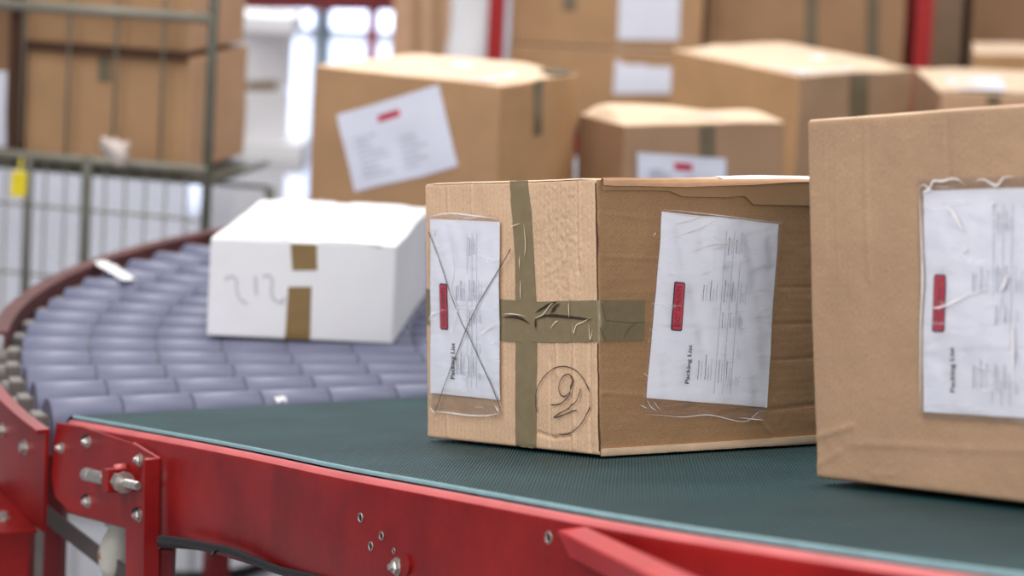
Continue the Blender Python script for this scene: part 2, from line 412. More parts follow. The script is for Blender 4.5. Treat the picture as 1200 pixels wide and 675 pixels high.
def pouch(bx, face, quad, parent, detail=2, film=None, badge=None, title=None, seed=1, rot=False, off=.0012):
    """paper slip in a clear pouch; quad BL BR TR TL pixels; the writing runs bottom to top (or level if rot)"""
    rnd = random.Random(seed)
    q = [V(bx.uvpx(face, *p)) for p in quad]
    def Q(u, v, o): 
        p = q[0]*(1-u)*(1-v)+q[1]*u*(1-v)+q[2]*u*v+q[3]*(1-u)*v
        return bx.surf(face, p.x, p.y, o)
    Wd = (q[1]-q[0]).length; Ht = (q[3]-q[0]).length
    # reading frame: X along the text, Y up the text
    if rot: T = lambda X, Y, o: Q(X/Wd, Y/Ht, o)
    else: T = lambda X, Y, o: Q(1-Y/Wd, X/Ht, o)
    hf = lambda u, v: .0005*math.sin(u*9+v*4+seed)+.0004*math.sin(v*13+seed*2)
    def Tz(X, Y, o):
        u, v = (X/Wd, Y/Ht) if rot else (1-Y/Wd, X/Ht)
        return T(X, Y, o+hf(u, v))
    paper = bx.sheet(face, quad, off, 'document_pouch', M['paper'] if detail > 1 else M['paper_far'], parent, 14, 14, hf)
    W2, H2 = (Wd, Ht) if rot else (Ht, Wd)       # W2: width as read, H2: height as read
    def piece(name, vs, fs, mat, o):
        mk(name, [Tz(v[0], v[1], o) for v in vs], fs, mat, paper, smooth=False)
    # badge rectangle given in pixels: two corners
    def toXY(px, py):
        x, y = bx.uvpx(face, px, py); p = V((x, y))
        # invert the near-parallelogram
        e1, e2 = q[1]-q[0], q[3]-q[0]; d = p-q[0]; det = e1.x*e2.y-e1.y*e2.x
        u = (d.x*e2.y-d.y*e2.x)/det; v = (e1.x*d.y-e1.y*d.x)/det
        return (u*Wd, v*Ht) if rot else (v*Ht, (1-u)*Wd)
    def rrect(x0, y0, x1, y1, r, k=4):
        pts = []
        for cx, cy, a0 in ((x1-r, y1-r, 0), (x0+r, y1-r, 90), (x0+r, y0+r, 180), (x1-r, y0+r, 270)):
            for i in range(k+1):
                a = math.radians(a0+90*i/k); pts.append((cx+r*math.cos(a), cy+r*math.sin(a)))
        return pts
    (x0, y0), (x1, y1) = toXY(*badge[0]), toXY(*badge[1])
    x0, x1 = sorted((x0, x1)); y0, y1 = sorted((y0, y1)); bh = y1-y0
    def polyfan(pts):
        c = (sum(p[0] for p in pts)/len(pts), sum(p[1] for p in pts)/len(pts)); n = len(pts)
        return [V(p) for p in pts]+[V(c)], [(i, (i+1) % n, n) for i in range(n)]
    vs, fs = polyfan(rrect(x0, y0, x1, y1, bh*.16)); 
    rim_w = bh*.1
    if detail > 1: piece('badge_rim', vs, fs, M['badge_rim'], off+.0004)
    vs, fs = polyfan(rrect(x0+rim_w, y0+rim_w, x1-rim_w, y1-rim_w, bh*.1)); piece('red_badge', vs, fs, M['badge'], off+.0007)
    if detail > 0:
        vs, fs = text_pieces('DOCUMENTS', 1); mx = max(v.x for v in vs); my = max(v.y for v in vs)
        sx = (x1-x0)*.84/mx; sy = bh*.44/my
        piece('badge_lettering', [V((x0+(x1-x0)*.08+v.x*sx, y0+bh*.28+v.y*sy)) for v in vs], fs, M['badge_rim'], off+.0010)
    if title:
        (tx0, ty0), (tx1, ty1) = toXY(*title[0]), toXY(*title[1])
        tx0, tx1 = sorted((tx0, tx1)); ty0, ty1 = sorted((ty0, ty1))
        vs, fs = text_pieces('Packing List', 1); mx = max(v.x for v in vs); my = max(v.y for v in vs); mn = min(v.y for v in vs)
        sx = (tx1-tx0)/mx; sy = (ty1-ty0)/(my-mn)
        allv, allf = [], []
        for dx in (-.0002, .0002):
            k = len(allv); allv += [V((tx0+dx+v.x*sx, ty0+(v.y-mn)*sy)) for v in vs]; allf += [tuple(i+k for i in f) for f in fs]
        piece('title_lettering', allv, allf, M['ink'], off+.0005)
    # fine print: small broken strokes in columns, plus rules
    vs, fs = [], []; gvs, gfs = [], []
    def bar(x, y, l, w, dark=False):
        a, b = (vs, fs) if dark else (gvs, gfs); k = len(a)
        a += [V((x, y)), V((x+l, y)), V((x+l, y+w)), V((x, y+w))]; b.append((k, k+1, k+2, k+3))
    def words(x, y, l, w, dark):
        X = x
        while X < x+l:
            ww = rnd.uniform(.0006, .0016)
            bar(X, y, ww*.75, w*rnd.uniform(.6, 1), dark); X += ww
    if detail > 1:
        cols = [(.10, .40, 3), (.10, .36, 4), (.50, .34, 2), (.50, .30, 3)]
        for (cx, ln) in ((.12, .16), (.54, .14)):
            words(W2*cx, H2*.60, W2*ln*.6, .0012, True); words(W2*cx, H2*.575, W2*ln*.6, .0008, False)
            words(W2*cx, H2*.54, W2*ln*.8, .0012, True); words(W2*cx, H2*.515, W2*ln*.5, .0008, False); words(W2*cx, H2*.492, W2*ln*.7, .0008, False)
        for y in (.455, .385, .318): bar(W2*.05, H2*y, W2*.88, .0005, False)
        for cx, ln in ((.11, .15), (.40, .11), (.54, .15), (.80, .12)):
            words(W2*cx, H2*.425, W2*ln*.8, .0011, True); words(W2*cx, H2*.402, W2*ln*.7, .0007, False)
            words(W2*(cx+.01), H2*.36, W2*ln*.7, .0011, True); words(W2*(cx+.01), H2*.335, W2*ln*.5, .0007, False)
        for cx in (.1, .25, .42, .55): words(W2*cx, H2*.28, W2*.05, .0007, False); words(W2*cx, H2*.262, W2*.04, .0007, False)
        for cx in (.54,): words(W2*cx, H2*.29, W2*.12, .0007, False); words(W2*cx, H2*.245, W2*.1, .0007, False)
    else:
        for r_ in range(8):
            words(W2*.12, H2*(.62-r_*.07), W2*rnd.uniform(.12, .3), .006, False)
            if r_ > 1: words(W2*.52, H2*(.62-r_*.07), W2*rnd.uniform(.1, .25), .006, False)
    if gvs: piece('fine_print', gvs, gfs, M['ink_grey'] if detail > 1 else M['ink_far'], off+.0005)
    if vs: piece('bold_fine_print', vs, fs, M['ink'], off+.0005)
    if film:
        hf2 = lambda u, v: .0010*abs(math.sin(u*17+v*9+seed))*ss(min(u, 1-u, v, 1-v)*8)+.0008*noise.noise(V((u*9, v*9, seed)))
        ed = None
        bx.sheet(face, film, off+.0016, 'clear_film', M['film'], paper, 40, 50, hf2)
    return paper, q, T, Wd, Ht
def strokes_on(bx, face, lines, w, off, name, mat, parent, label=None, taper=0):
    vs, fs = [], []
    for pts in lines:
        pp = [V(bx.uvpx(face, *p)) for p in pts]
        ww = [max(.25, 1+.35*noise.noise(V((p.x*90, p.y*90, 1))))*w for p in pp]
        if taper:
            pp = catmull(pp, 6) if len(pp) > 2 else [pp[0].lerp(pp[1], i/6) for i in range(7)]
            ww = [w*max(.12, math.sin(math.pi*min(.98, max(.02, i/(len(pp)-1))))) *(1+.4*noise.noise(V((p.x*200, p.y*200, 2)))) for i, p in enumerate(pp)]
        a, b = stroke(pp, ww); k = len(vs); vs += a; fs += [tuple(i+k for i in f) for f in b]
    return mk(name, [bx.surf(face, v.x, v.y, off) for v in vs], fs, mat, parent, smooth=False, label=label)

# ================================================================== BELT CONVEYOR
edge_px = [(86, 487), (200, 506.5), (300, 525), (400, 545.5), (500, 563.5), (600, 581.5), (700, 599.5), (800, 616), (900, 630.7), (1000, 645), (1100, 659), (1200, 672), (1330, 688), (1500, 706)]
E0 = [Bt(*p) for p in edge_px]
E = catmull(E0, 6)
n_e = len(E)
ET = [(E[min(i+1, n_e-1)]-E[max(i-1, 0)]).normalized() for i in range(n_e)]
EO = [t.cross(UB).normalized() for t in ET]           # outward in the belt plane (towards the viewer)
if (EO[5]-(-wd(V((0, 0, 1))))).length > 1.5: EO = [-o for o in EO]
belt_unit = thing('belt_conveyor', 'green ribbed belt conveyor with red painted steel side frame, sloping down to the rollers', 'conveyor', (E[0].x, E[0].y, 0))
rdir = wd(ray(740, 283.6)); rdir = (rdir-UB*rdir.dot(UB)).normalized(); rcross = rdir.cross(UB).normalized()
T0, T1 = Bt(640, 457.8), Bt(1900, 462)
vs, uv, fs = [], [], []
NT = 24
for i, e in enumerate(E):
    t = i/(n_e-1); far = T0.lerp(T1, t)
    for j in range(NT+1):
        p = e.lerp(far, j/NT); vs.append(p); uv.append((p.dot(rcross), p.dot(rdir)))
for i in range(n_e-1):
    for j in range(NT): a = i*(NT+1)+j; fs.append((a, a+NT+1, a+NT+2, a+1))
# rolled-over end of the belt going round its end pulley
k0 = len(vs); RP = .022
endir = -(T0-E[0]).normalized().cross(UB).normalized()
if endir.dot(E[3]-E[0]) > 0: endir = -endir
for m_ in range(1, 9):
    a = math.pi*m_/8
    for j in range(NT+1):
        p = E[0].lerp(T0, j/NT)+endir*RP*math.sin(a)-UB*RP*(1-math.cos(a)); vs.append(p); uv.append((p.dot(rcross), p.dot(rdir)-m_*.01))
for m_ in range(8):
    for j in range(NT):
        a = j if m_ == 0 else k0+(m_-1)*(NT+1)+j; b = k0+m_*(NT+1)+j
        fs.append((a, a+1, b+1, b))
bo = mk('belt', vs, fs, M['belt'], belt_unit, uv=uv, label='dark green rubber belt with fine ribs')
# belt edge: pale strip seen along the side
vs, fs = [], []
for i, e in enumerate(E):
    vs += [e-EO[i]*.002+UB*.0003, e+UB*.0006, e+EO[i]*.0012-UB*.001, e+EO[i]*.0006-UB*.0042]
for i in range(n_e-1):
    for j in range(3): a = i*4+j; fs.append((a, a+4, a+5, a+1))
mk('belt_edge', vs, fs, M['beltedge'], belt_unit, label='pale teal cut edge of the belt')
# side frame profile (out, down)
prof = [(-.03, .0070), (.0005, .0070), (.0015, .0062), (.0030, .0058), (.0052, .0068), (.0078, .0092), (.0100, .0124), (.0112, .0160), (.0115, .020), (.0115, .075), (.0115, .136), (.010, .139), (.004, .140), (-.03, .140)]
vs, fs = [], []
for i, e in enumerate(E):
    for o_, d_ in prof: vs.append(e+EO[i]*o_-UB*d_)
n_p = len(prof)
for i in range(n_e-1):
    for j in range(n_p-1): a = i*n_p+j; fs.append((a, a+n_p, a+n_p+1, a+1))
fs.append(tuple(range(n_p)))
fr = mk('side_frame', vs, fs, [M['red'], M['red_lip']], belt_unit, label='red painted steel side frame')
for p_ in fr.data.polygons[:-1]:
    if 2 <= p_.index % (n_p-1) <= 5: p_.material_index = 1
# frame surface lookup
def fpt(t, d, out=.0115):
    i = max(0, min(n_e-2, int(t))); f_ = t-i
    return E[i].lerp(E[i+1], f_)+EO[i].lerp(EO[i+1], f_)*out-UB*d
def fpx(px, py, out=.0115):
    best = None
    lo = None
    for i in range(n_e-1):
        a, b = proj(fpt(i, .07, out)), proj(fpt(i+1, .07, out))
        if a[0] <= px < b[0]: lo = i; break
    t, d = (lo if lo is not None else 0)+.5, .07
    for _ in range(20):
        p0, p1, p2 = proj(fpt(t, d, out)), proj(fpt(t+.01, d, out)), proj(fpt(t, d+.001, out))
        a, b, c, dd = (p1[0]-p0[0])/.01, (p2[0]-p0[0])/.001, (p1[1]-p0[1])/.01, (p2[1]-p0[1])/.001
        det = a*dd-b*c; rx, ry = px-p0[0], py-p0[1]
        t += max(-2, min(2, (dd*rx-b*ry)/det)); d += (-c*rx+a*ry)/det
        t = max(-3, t)
    return t, d
def fdir(t):
    i = max(0, min(n_e-1, int(round(t)))); return ET[i], EO[i]
def disc(mb, c, nrm, r, depth, seg=20, m=0, r2=None):
    mb.tube([c, c+nrm*depth], [r, r2 or r], seg, True, m)
def hole(px, py, r, parent, nm='bolt_hole'):
    t, d = fpx(px, py); tt, oo = fdir(t); c = fpt(t, d)
    mb = MB(); disc(mb, c, oo, r, .0006)
    o = mb.build(nm, M['hole'], parent)
    ring = []
    mb2 = MB(); pts = [c+oo*.0006+(tt*math.cos(a)+UB*math.sin(a))*r*1.15 for a in [2*math.pi*i/16 for i in range(17)]]
    mb2.tube(pts, r*.18, 6, False); mb2.build('hole_rim', M['steel'], o, smooth=True)
for x, y, r in ((423, 606.5, .0042), (447.5, 628, .0038), (435, 640, .0040), (462, 645.5, .0026), (643.5, 630, .0046)): hole(x, y, r, belt_unit)
def bolt(px, py, out, parent, r=.008, slot=False, seg=6, lng=.007, nm='hex_bolt'):
    t, d = fpx(px, py, out); tt, oo = fdir(t); c = fpt(t, d, out)
    mb = MB()
    disc(mb, c, oo, r*1.15, .0018, 20); 
    # hexagonal head with chamfer
    mb.tube([c+oo*.0018, c+oo*(lng*.8), c+oo*lng], [r*.92, r*.92, r*.7], 6)
    mb.tube([c+oo*lng, c+oo*(lng+.0035)], [r*.48, r*.42], 12)
    o = mb.build(nm, M['steel'], parent, smooth=False)
    if slot:
        mb = MB(); cc = c+oo*.0005-tt*.006+UB*.004
        mb.tube([cc-tt*.006, cc+tt*.004], .0065, 10); s_ = mb.build('bolt_slot', M['hole'], o)
    return o
bolt(466, 664, .0115, belt_unit, .0085)
t, d = fpx(477, 662); tt, oo = fdir(t); mb = MB(); disc(mb, fpt(t, d), oo, .0105, .003, 20); mb.build('frame_boss', M['red'], belt_unit)
# far side frame of the belt (behind the boxes)
vs, fs = [], []
for i in range(n_e):
    far = T0.lerp(T1, i/(n_e-1)); o_ = (far-E[i]).normalized()
    vs += [far-UB*.004, far+o_*.012-UB*.004, far+o_*.012-UB*.14, far-UB*.14]
for i in range(n_e-1):
    for j in range(4): a = i*4; fs.append((a+j, a+4+j, a+4+(j+1) % 4, a+(j+1) % 4))
mk('far_side_frame', vs, fs, M['red'], belt_unit, smooth=False)
# underside bed plate
vs = []
for i in range(n_e): vs += [E[i]-EO[i]*.02-UB*.03, T0.lerp(T1, i/(n_e-1))-UB*.03]
mk('bed_plate', vs, [(2*i, 2*i+2, 2*i+3, 2*i+1) for i in range(n_e-1)], M['greybar'], belt_unit, smooth=False)
# tension bracket plate on the near left end
def poly_plate(pxs, out, th, name, mat, parent, label=None):
    pts = []
    for x, y in pxs:
        t, d = fpx(x, y, out); pts.append((t, d))
    f_ = [fpt_ext(t, d, out+th) for t, d in pts]; b_ = [fpt_ext(t, d, out) for t, d in pts]
    n = len(pts)
    return bevel(mk(name, f_+b_, [tuple(range(n)), tuple(range(2*n-1, n-1, -1))]+[(i, i+n, (i+1) % n+n, (i+1) % n) for i in range(n)], mat, parent, smooth=False, label=label), .0008, 2)
def fpt_ext(t, d, out=.0115):
    if t >= 0: return fpt(t, d, out)
    return E[0]+(E[1]-E[0])*t+EO[0]*out-UB*d
_f = fpt
def fpt(t, d, out=.0115):
    return _f(t, d, out) if t >= 0 else E[0]+(E[1]-E[0])*t+EO[0]*out-UB*d
bp_ = poly_plate([(70, 495), (100, 500), (157, 519), (186, 538), (185, 560), (181, 900), (152, 900), (151, 618), (84, 599), (68, 582), (64, 560), (66, 520)], .012, .005, 'tension_bracket', M['red'], belt_unit, 'red tension bracket plate bolted over the frame end')
# folded flange standing out from the bracket's right edge
tA, dA = fpx(186, 538, .017); tB, dB = fpx(183, 640, .017)
mb = MB(); o1 = fpt(tA, dA, .017); o2 = fpt(tA, dB+.05, .017); tt, oo = fdir(tA)
mb.hexa([o2, o2+tt*.004, o2+tt*.004+oo*.022, o2+oo*.022, o1, o1+tt*.004, o1+tt*.004+oo*.022, o1+oo*.022])
bevel(mb.build('bracket_flange', M['red'], bp_), .0008)
for x, y, r, sl in ((73, 525, .007, False), (104, 518, .0075, True), (165, 539, .0078, False), (164, 604, .008, True), (104, 588, .0078, True)):
    bolt(x, y, .017, bp_, r, sl)
# take-up screw
def fo(px, py, out): t, d = fpx(px, py, out); return fpt(t, d, out)
c = fo(101, 556, .036); c1 = fo(124, 561, .036); sd = (c1-c); tt, oo = ET[0], EO[0]
mb = MB(); mb.tube([c-sd*.06, c, c+sd*.25], [.006, .0098, .0098], 8); mb.tube([c+sd*.25, c+sd*.32, c1], [.0075, .0088, .0088], 16)
mb.build('tension_nut', M['steel'], bp_)
q0_, q1_ = fo(124, 561, .036), fo(162, 569.5, .036)
n_th = 60; pts = [q0_.lerp(q1_, i/n_th) for i in range(n_th+1)]
mb = MB(); mb.tube(pts, [.0060 if i % 2 else .0050 for i in range(n_th+1)], 12); mb.build('threaded_rod', M['steel'], bp_, smooth=False)
sn = (q1_-q0_).normalized()
l0 = fo(130, 562, .036); mb = MB(); mb.box(l0-UB*.016-oo*.020, sn*.020, oo*.034, UB*.032); bevel(mb.build('screw_lug', M['red'], bp_), .002)
l1 = fo(139, 564, .036); mb = MB(); mb.tube([l1, l1+sn*.020], .0125, 6); mb.tube([l1+sn*.020, l1+sn*.024], .0145, 16); mb.build('lock_nut', M['steel'], bp_)
l2 = fo(146, 549, .020); mb = MB(); mb.tube([l2, l2+oo*.014], [.0075, .006], 12); mb.build('grub_screw', M['red_lip'], bp_, smooth=True)
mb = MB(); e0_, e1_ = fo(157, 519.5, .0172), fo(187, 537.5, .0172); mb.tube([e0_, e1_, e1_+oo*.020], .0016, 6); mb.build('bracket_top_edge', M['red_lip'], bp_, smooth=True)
# rear leg foot seen right of bracket
def ground_leg(x0, x1, y, z, parent, name, mat, th=.04, ytop=None, r=.006):
    a = P(x0, y, z); b = P(x1, y, z); b.z = a.z; ax = (b-a); dp = V((-ax.y, ax.x, 0)).normalized()*th
    mb = MB(); mb.box(V((a.x, a.y, 0)), ax, dp, V((0, 0, a.z))); return bevel(mb.build(name, mat, parent), r)
ground_leg(184, 203, 643, 3.45, belt_unit, 'support_leg', M['red_dark'])
# projecting square arm at the right
def fo(px, py, out): t, d = fpx(px, py, out); return fpt(t, d, out)
a3, b3 = fo(652, 621, .0118), fo(687, 616.5, .0118); Lv = P(775, 682, proj(a3)[2]*.80)-a3; Lv *= 1.6
dn = Lv.cross(b3-a3).normalized()
if dn.dot(UB) > 0: dn = -dn
dn *= .026
mb = MB(); mb.hexa([a3+dn, a3+dn+Lv, b3+dn+Lv, b3+dn, a3, a3+Lv, b3+Lv, b3])
M['red_bright'] = plain('lit_red_arm', (190, 34, 40), .35, noise_amt=.1)  # lighter red: the light on the arm's top is put into the colour
bevel(mb.build('guide_arm', M['red_bright'], belt_unit, label='square red arm sticking out of the frame, lit brightness in its colour'), .002, 3)
# supporting legs out of frame to the right
for (X, ii) in ((1180, 60), (1450, 76)):
    ii = min(ii, n_e-1); p = E[ii]-EO[ii]*.03; mb = MB(); mb.box(V((p.x-.02, p.y-.02+.0, 0)), (.04, 0, 0), (0, .04, 0), (0, 0, p.z-.11)); bevel(mb.build('support_leg', M['red_dark'], belt_unit), .003)
far_i = T0.lerp(T1, .12); mb = MB(); mb.box(V((far_i.x-.02, far_i.y, 0)), (.04, 0, 0), (0, .04, 0), (0, 0, far_i.z-.1)); mb.build('support_leg', M['red_dark'], belt_unit)
# black cable slung under the frame
cb = []
for x, y in ((188, 631), (215, 634), (245, 640), (270, 645), (300, 657), (330, 668), (370, 677), (420, 690), (470, 705)): cb.append(P(x, y+1, 3.30-(x-188)*.0022))
mb = MB(); mb.tube(catmull(cb, 6), .0055, 8); mb.build('power_cable', M['black'], belt_unit, smooth=True)
cb2 = [P(x, y, 3.34-(x-188)*.0020) for x, y in ((188, 638), (225, 640), (262, 646), (300, 655), (340, 661), (385, 673), (430, 692))]
mb = MB(); mb.tube(catmull(cb2, 6), .0045, 8); mb.tube([P(253, 646, 3.15), P(247, 651, 3.14)], .0022, 6)
mb.build('power_cable', M['black'], belt_unit, smooth=True)

# ================================================================== ROLLER CURVE
CC = W(V((1.04177063, 0.50125588, 4.68482692))); CC.z = RZ
R1, R0 = 1.905, .70
roll_unit = thing('roller_conveyor', 'curved roller conveyor of lavender grey rollers with worn red outer rail', 'conveyor', (CC.x, CC.y, 0))
def ang(px, py):
    p = G(px, py); return math.atan2(p.y-CC.y, p.x-CC.x)
STEP = math.radians(3.6)
a_ref = ang(50, 403) % (2*math.pi)                     # a gap between two rollers
prot = None
# one tapered roller made of sleeves on a shaft
mb = MB(); seg_l = .1135; SEG = 20
KR = math.tan(STEP/2)*.72
r = R1
while r-seg_l > R0:
    a, b = r-seg_l+.0022, r
    for (x0, x1) in ((a, b),):
        xs = [x0, x0+.0010, x1-.0010, x1]; rr = [x*KR-(.0010 if i in (0, 3) else 0) for i, x in enumerate(xs)]
        vs = []
        for x, q in zip(xs, rr):
            cz = RZ-x*KR
            for k in range(SEG): t = 2*math.pi*k/SEG; vs.append((x, q*math.cos(t), cz+q*math.sin(t)))
        fs = [(i*SEG+k, i*SEG+(k+1) % SEG, (i+1)*SEG+(k+1) % SEG, (i+1)*SEG+k) for i in range(3) for k in range(SEG)]
        fs += [tuple(range(SEG)), tuple(3*SEG+k for k in range(SEG))]
        mb.add(vs, fs)
    r -= seg_l
xs = [r, R1-.004]
vs = []
for x in xs:
    q = x*KR-.0035 if x < R1+.01 else .012
    for k in range(10): t = 2*math.pi*k/10; vs.append((x, q*math.cos(t), RZ-x*KR+q*math.sin(t)))
mb.add(vs, [(k, (k+1) % 10, 10+(k+1) % 10, 10+k) for k in range(10)], 1)
me = D.meshes.new('roller'); me.from_pydata([tuple(v) for v in mb.v], [], mb.f); me.materials.append(M['roller']); me.materials.append(M['galv'])
for p, mi in zip(me.polygons, mb.mi): p.material_index = mi; p.use_smooth = len(p.vertices) == 4
a_end = ang(70, 492) % (2*math.pi)
k = 0
angs = []
kk = 0
while a_ref+STEP*(kk+.5) < a_end+.4: kk += 1
for j in range(-34, kk+1):
    a = a_ref+STEP*(j+.5)
    if a > a_end-STEP*.25: continue
    angs.append(a)
for a in angs:
    o = D.objects.new('roller', me); COL.objects.link(o); o.parent = roll_unit; o.rotation_euler = (0, 0, a)
    # black bearing block + end cap at the outer end of each roller (part of rail set)
# outer rail: upright plate with small out-turned top lip
def arc_strip(prof, a0, a1, n, name, mat, parent, label=None, closed=True, smooth=True):
    vs, fs = [], []
    m = len(prof)
    for i in range(n+1):
        a = a0+(a1-a0)*i/n
        for r_, z_ in prof: vs.append(V((CC.x+r_*math.cos(a), CC.y+r_*math.sin(a), z_)))
    for i in range(n):
        for j in range(m if closed else m-1): fs.append((i*m+j, i*m+(j+1) % m, (i+1)*m+(j+1) % m, (i+1)*m+j))
    fs += [tuple(range(m))[::-1], tuple(n*m+j for j in range(m))]
    return mk(name, vs, fs, mat, parent, smooth=smooth, label=label)
a_lo, a_hi = angs[0]-STEP, a_end-.002
arc_strip([(1.965, RZ-.145), (1.971, RZ-.145), (1.971, RZ+.002), (1.985, RZ+.002), (1.985, RZ+.008), (1.965, RZ+.008)], math.radians(188), a_hi+.045, 24, 'outer_side_frame', M['red'], roll_unit, 'red side frame at the near end of the curve', smooth=False)
arc_strip([(1.932, RZ-.10), (1.938, RZ-.10), (1.938, RZ-.002), (1.962, RZ+.000), (1.962, RZ+.005), (1.932, RZ+.005)], a_lo, math.radians(187.9), 90, 'outer_side_frame', M['redbrown'], roll_unit, 'worn reddish brown outer rail', smooth=False)
arc_strip([(R0-.09, RZ-.12), (R0-.084, RZ-.12), (R0-.084, RZ+.0), (R0-.09, RZ+.0)], a_lo, a_hi, 60, 'inner_side_frame', M['red_dark'], roll_unit, smooth=False)
# bearing blocks with end caps along the outer rail
mb = MB()
mb.box(V((R1+.004, -.020, RZ-R1*KR-.03)), (.022, 0, 0), (0, .040, 0), (0, 0, .052)); mb.tube([(R1-.006, 0, RZ-R1*KR), (R1+.040, 0, RZ-R1*KR)], .02, 12)
for i_, a in enumerate(angs):
    if i_ == 0:
        bb0 = bevel(mb.build('bearing_block', M['greyplastic']), .003); bb = bb0
    else: bb = bb0.copy(); COL.objects.link(bb)
    bb.parent = roll_unit; bb.rotation_euler = (0, 0, a)
# bolts on the near red frame
mbb = []
def arc_bolt(px, py, parent):
    # intersect with cylinder r=1.971
    r_ = wd(ray(px, py)); o = ORG
    ox, oy = o.x-CC.x, o.y-CC.y; A_, B_, C_ = r_.x**2+r_.y**2, 2*(ox*r_.x+oy*r_.y), ox*ox+oy*oy-1.971**2
    disc_ = B_*B_-4*A_*C_
    if disc_ < 0: return
    s_ = (-B_-math.sqrt(disc_))/(2*A_); p = o+r_*s_; nrm = V((p.x-CC.x, p.y-CC.y, 0)).normalized()
    mb = MB(); mb.tube([p, p+nrm*.002], .012, 16); mb.tube([p+nrm*.002, p+nrm*.009], [.0095, .008], 6); mb.build('hex_bolt', M['steel'], parent)
for x, y in ((30, 524), (4, 504)): arc_bolt(x, y, roll_unit)
# foot bracket below near frame: angle plate and legs
a0_ = a_hi+.040; pA = V((CC.x+1.975*math.cos(a0_), CC.y+1.975*math.sin(a0_), RZ-.145)); 
a1_ = a_hi-.10; pB = V((CC.x+1.975*math.cos(a1_), CC.y+1.975*math.sin(a1_), RZ-.145))
dr = (pB-pA).normalized(); on = V((dr.y, -dr.x, 0));
if on.dot(V((math.cos(a0_), math.sin(a0_), 0))) < 0: on = -on
mb = MB(); mb.box(pA-V((0, 0, .004)), pB-pA, on*.065, V((0, 0, .006))); ft = bevel(mb.build('foot_bracket', M['red'], roll_unit, label='bright red angle bracket under the frame'), .001)
for f_ in (.25, .62):
    c = pA.lerp(pB, f_)+on*.035+V((0, 0, .002)); mb = MB(); mb.tube([c, c+V((0, 0, .002))], .012, 14); mb.tube([c+V((0, 0, .002)), c+V((0, 0, .010))], [.009, .008], 6); mb.build('hex_bolt', M['steel'], ft)
def leg_at(p, w, dpt, name, mat, h, parent=roll_unit, d1=None):
    ax = (d1 or dr).normalized(); ay = V((-ax.y, ax.x, 0))
    mb = MB(); mb.box(V((p.x, p.y, 0))-ax*w/2-ay*dpt/2, ax*w, ay*dpt, V((0, 0, h))); return bevel(mb.build(name, mat, parent), .002)
g1 = P(16, 600, 4.02); leg_at(g1, .062, .05, 'support_leg', M['red'], RZ-.150, d1=V((1, 0, 0)))
g2 = P(66, 600, 4.16); leg_at(g2, .030, .05, 'support_leg', M['red_dark'], RZ-.13, d1=V((1, 0, 0)))
g3 = P(45, 620, 4.6); leg_at(g3, .036, .04, 'support_leg', M['greyplastic'], RZ-.12, d1=V((1, 0, 0)))
# diagonal brace
mb = MB(); q0 = P(30, 596, 4.0); q1 = P(150, 690, 3.7); dd = q1-q0; mb.box(q0, dd, V((0, .006, 0)), V((0, 0, .030))); bevel(mb.build('diagonal_brace', M['greybar'], roll_unit), .001)
# other legs of the curve
for dg in (100, 125, 150):
    a = math.radians(dg)
    for r_ in (1.93, R0-.06): leg_at(V((CC.x+r_*math.cos(a), CC.y+r_*math.sin(a), 0)), .05, .05, 'support_leg', M['red_dark'], RZ-.10 if r_ > 1 else RZ-.1)

# pale drive motor/castor behind the bracket
mo = thing('drive_motor', 'pale grey cylindrical motor housing hanging behind the red tension bracket', 'motor', P(134, 672, 3.75))
ctr = [P(138, 603, 3.75), P(139, 612, 3.75), P(139, 618, 3.75), P(136, 634, 3.75), P(133, 650, 3.75), P(132, 664, 3.75), P(132, 676, 3.75)]
mb = MB(); mb.tube(ctr, [.016, .017, .014, .020, .023, .020, .012], 20); mb.build('housing', M['whiteplastic'], mo, smooth=True)
mb = MB(); mb.tube([P(138.5, 611, 3.75), P(138.7, 615, 3.75)], .020, 20); mb.build('collar', M['steel'], mo)
mb = MB(); mb.tube([P(121, 648, 3.74), P(119, 655, 3.74)], .006, 10); mb.build('copper_fitting', plain('copper', (176, 112, 84), .4, .5), mo)
mb = MB(); a_ = P(138, 604, 3.75); mb.tube([a_, V((a_.x, a_.y, a_.z+.12))], .008, 8); mb.build('hanger', M['dark'], mo)

# ================================================================== MAIN CARTON (centre)
def belt_carton(A, B, Dp, tA, tB, tD, H, gap=.004, **k):
    def Bg(x, y): r = ray(x, y); return W(r*((NB_D-gap*NB.length)/NB.dot(r)))
    bA, bB, bD = Bg(*A), Bg(*B), Bg(*Dp); bC = bB+bD-bA
    def tp(b, t):
        z = proj(b+UB*H)[2]; return P(t[0], t[1], z)
    a, b, d = tp(bA, tA), tp(bB, tB), tp(bD, tD); c = b+d-a
    return Carton([bA, bB, bD, bC], [a, b, d, c], **k)
mc = belt_carton((702.5, 533.8), (500, 512.6), (988, 517), (699, 210), (496.5, 216.5), (984, 215), .323, r=.0035, warp=.0016, seed=2)
main = thing('cardboard_box', 'large central brown carton on the green belt with crossed olive tape and circled pencil mark', 'cardboard box', mc.base[0], 'brown cartons on the green belt')
LaM, LbM, LcM = mc.La, mc.Lb, mc.Lc
def crease(d, w, h): return h*math.exp(-(d/w)**2)
def segd(p, a, b):
    ab = b-a; t = max(0, min(1, (p-a).dot(ab)/ab.length_squared)); return (p-(a+ab*t)).length
mcL = []   # (a, b, width, height) in pixel space
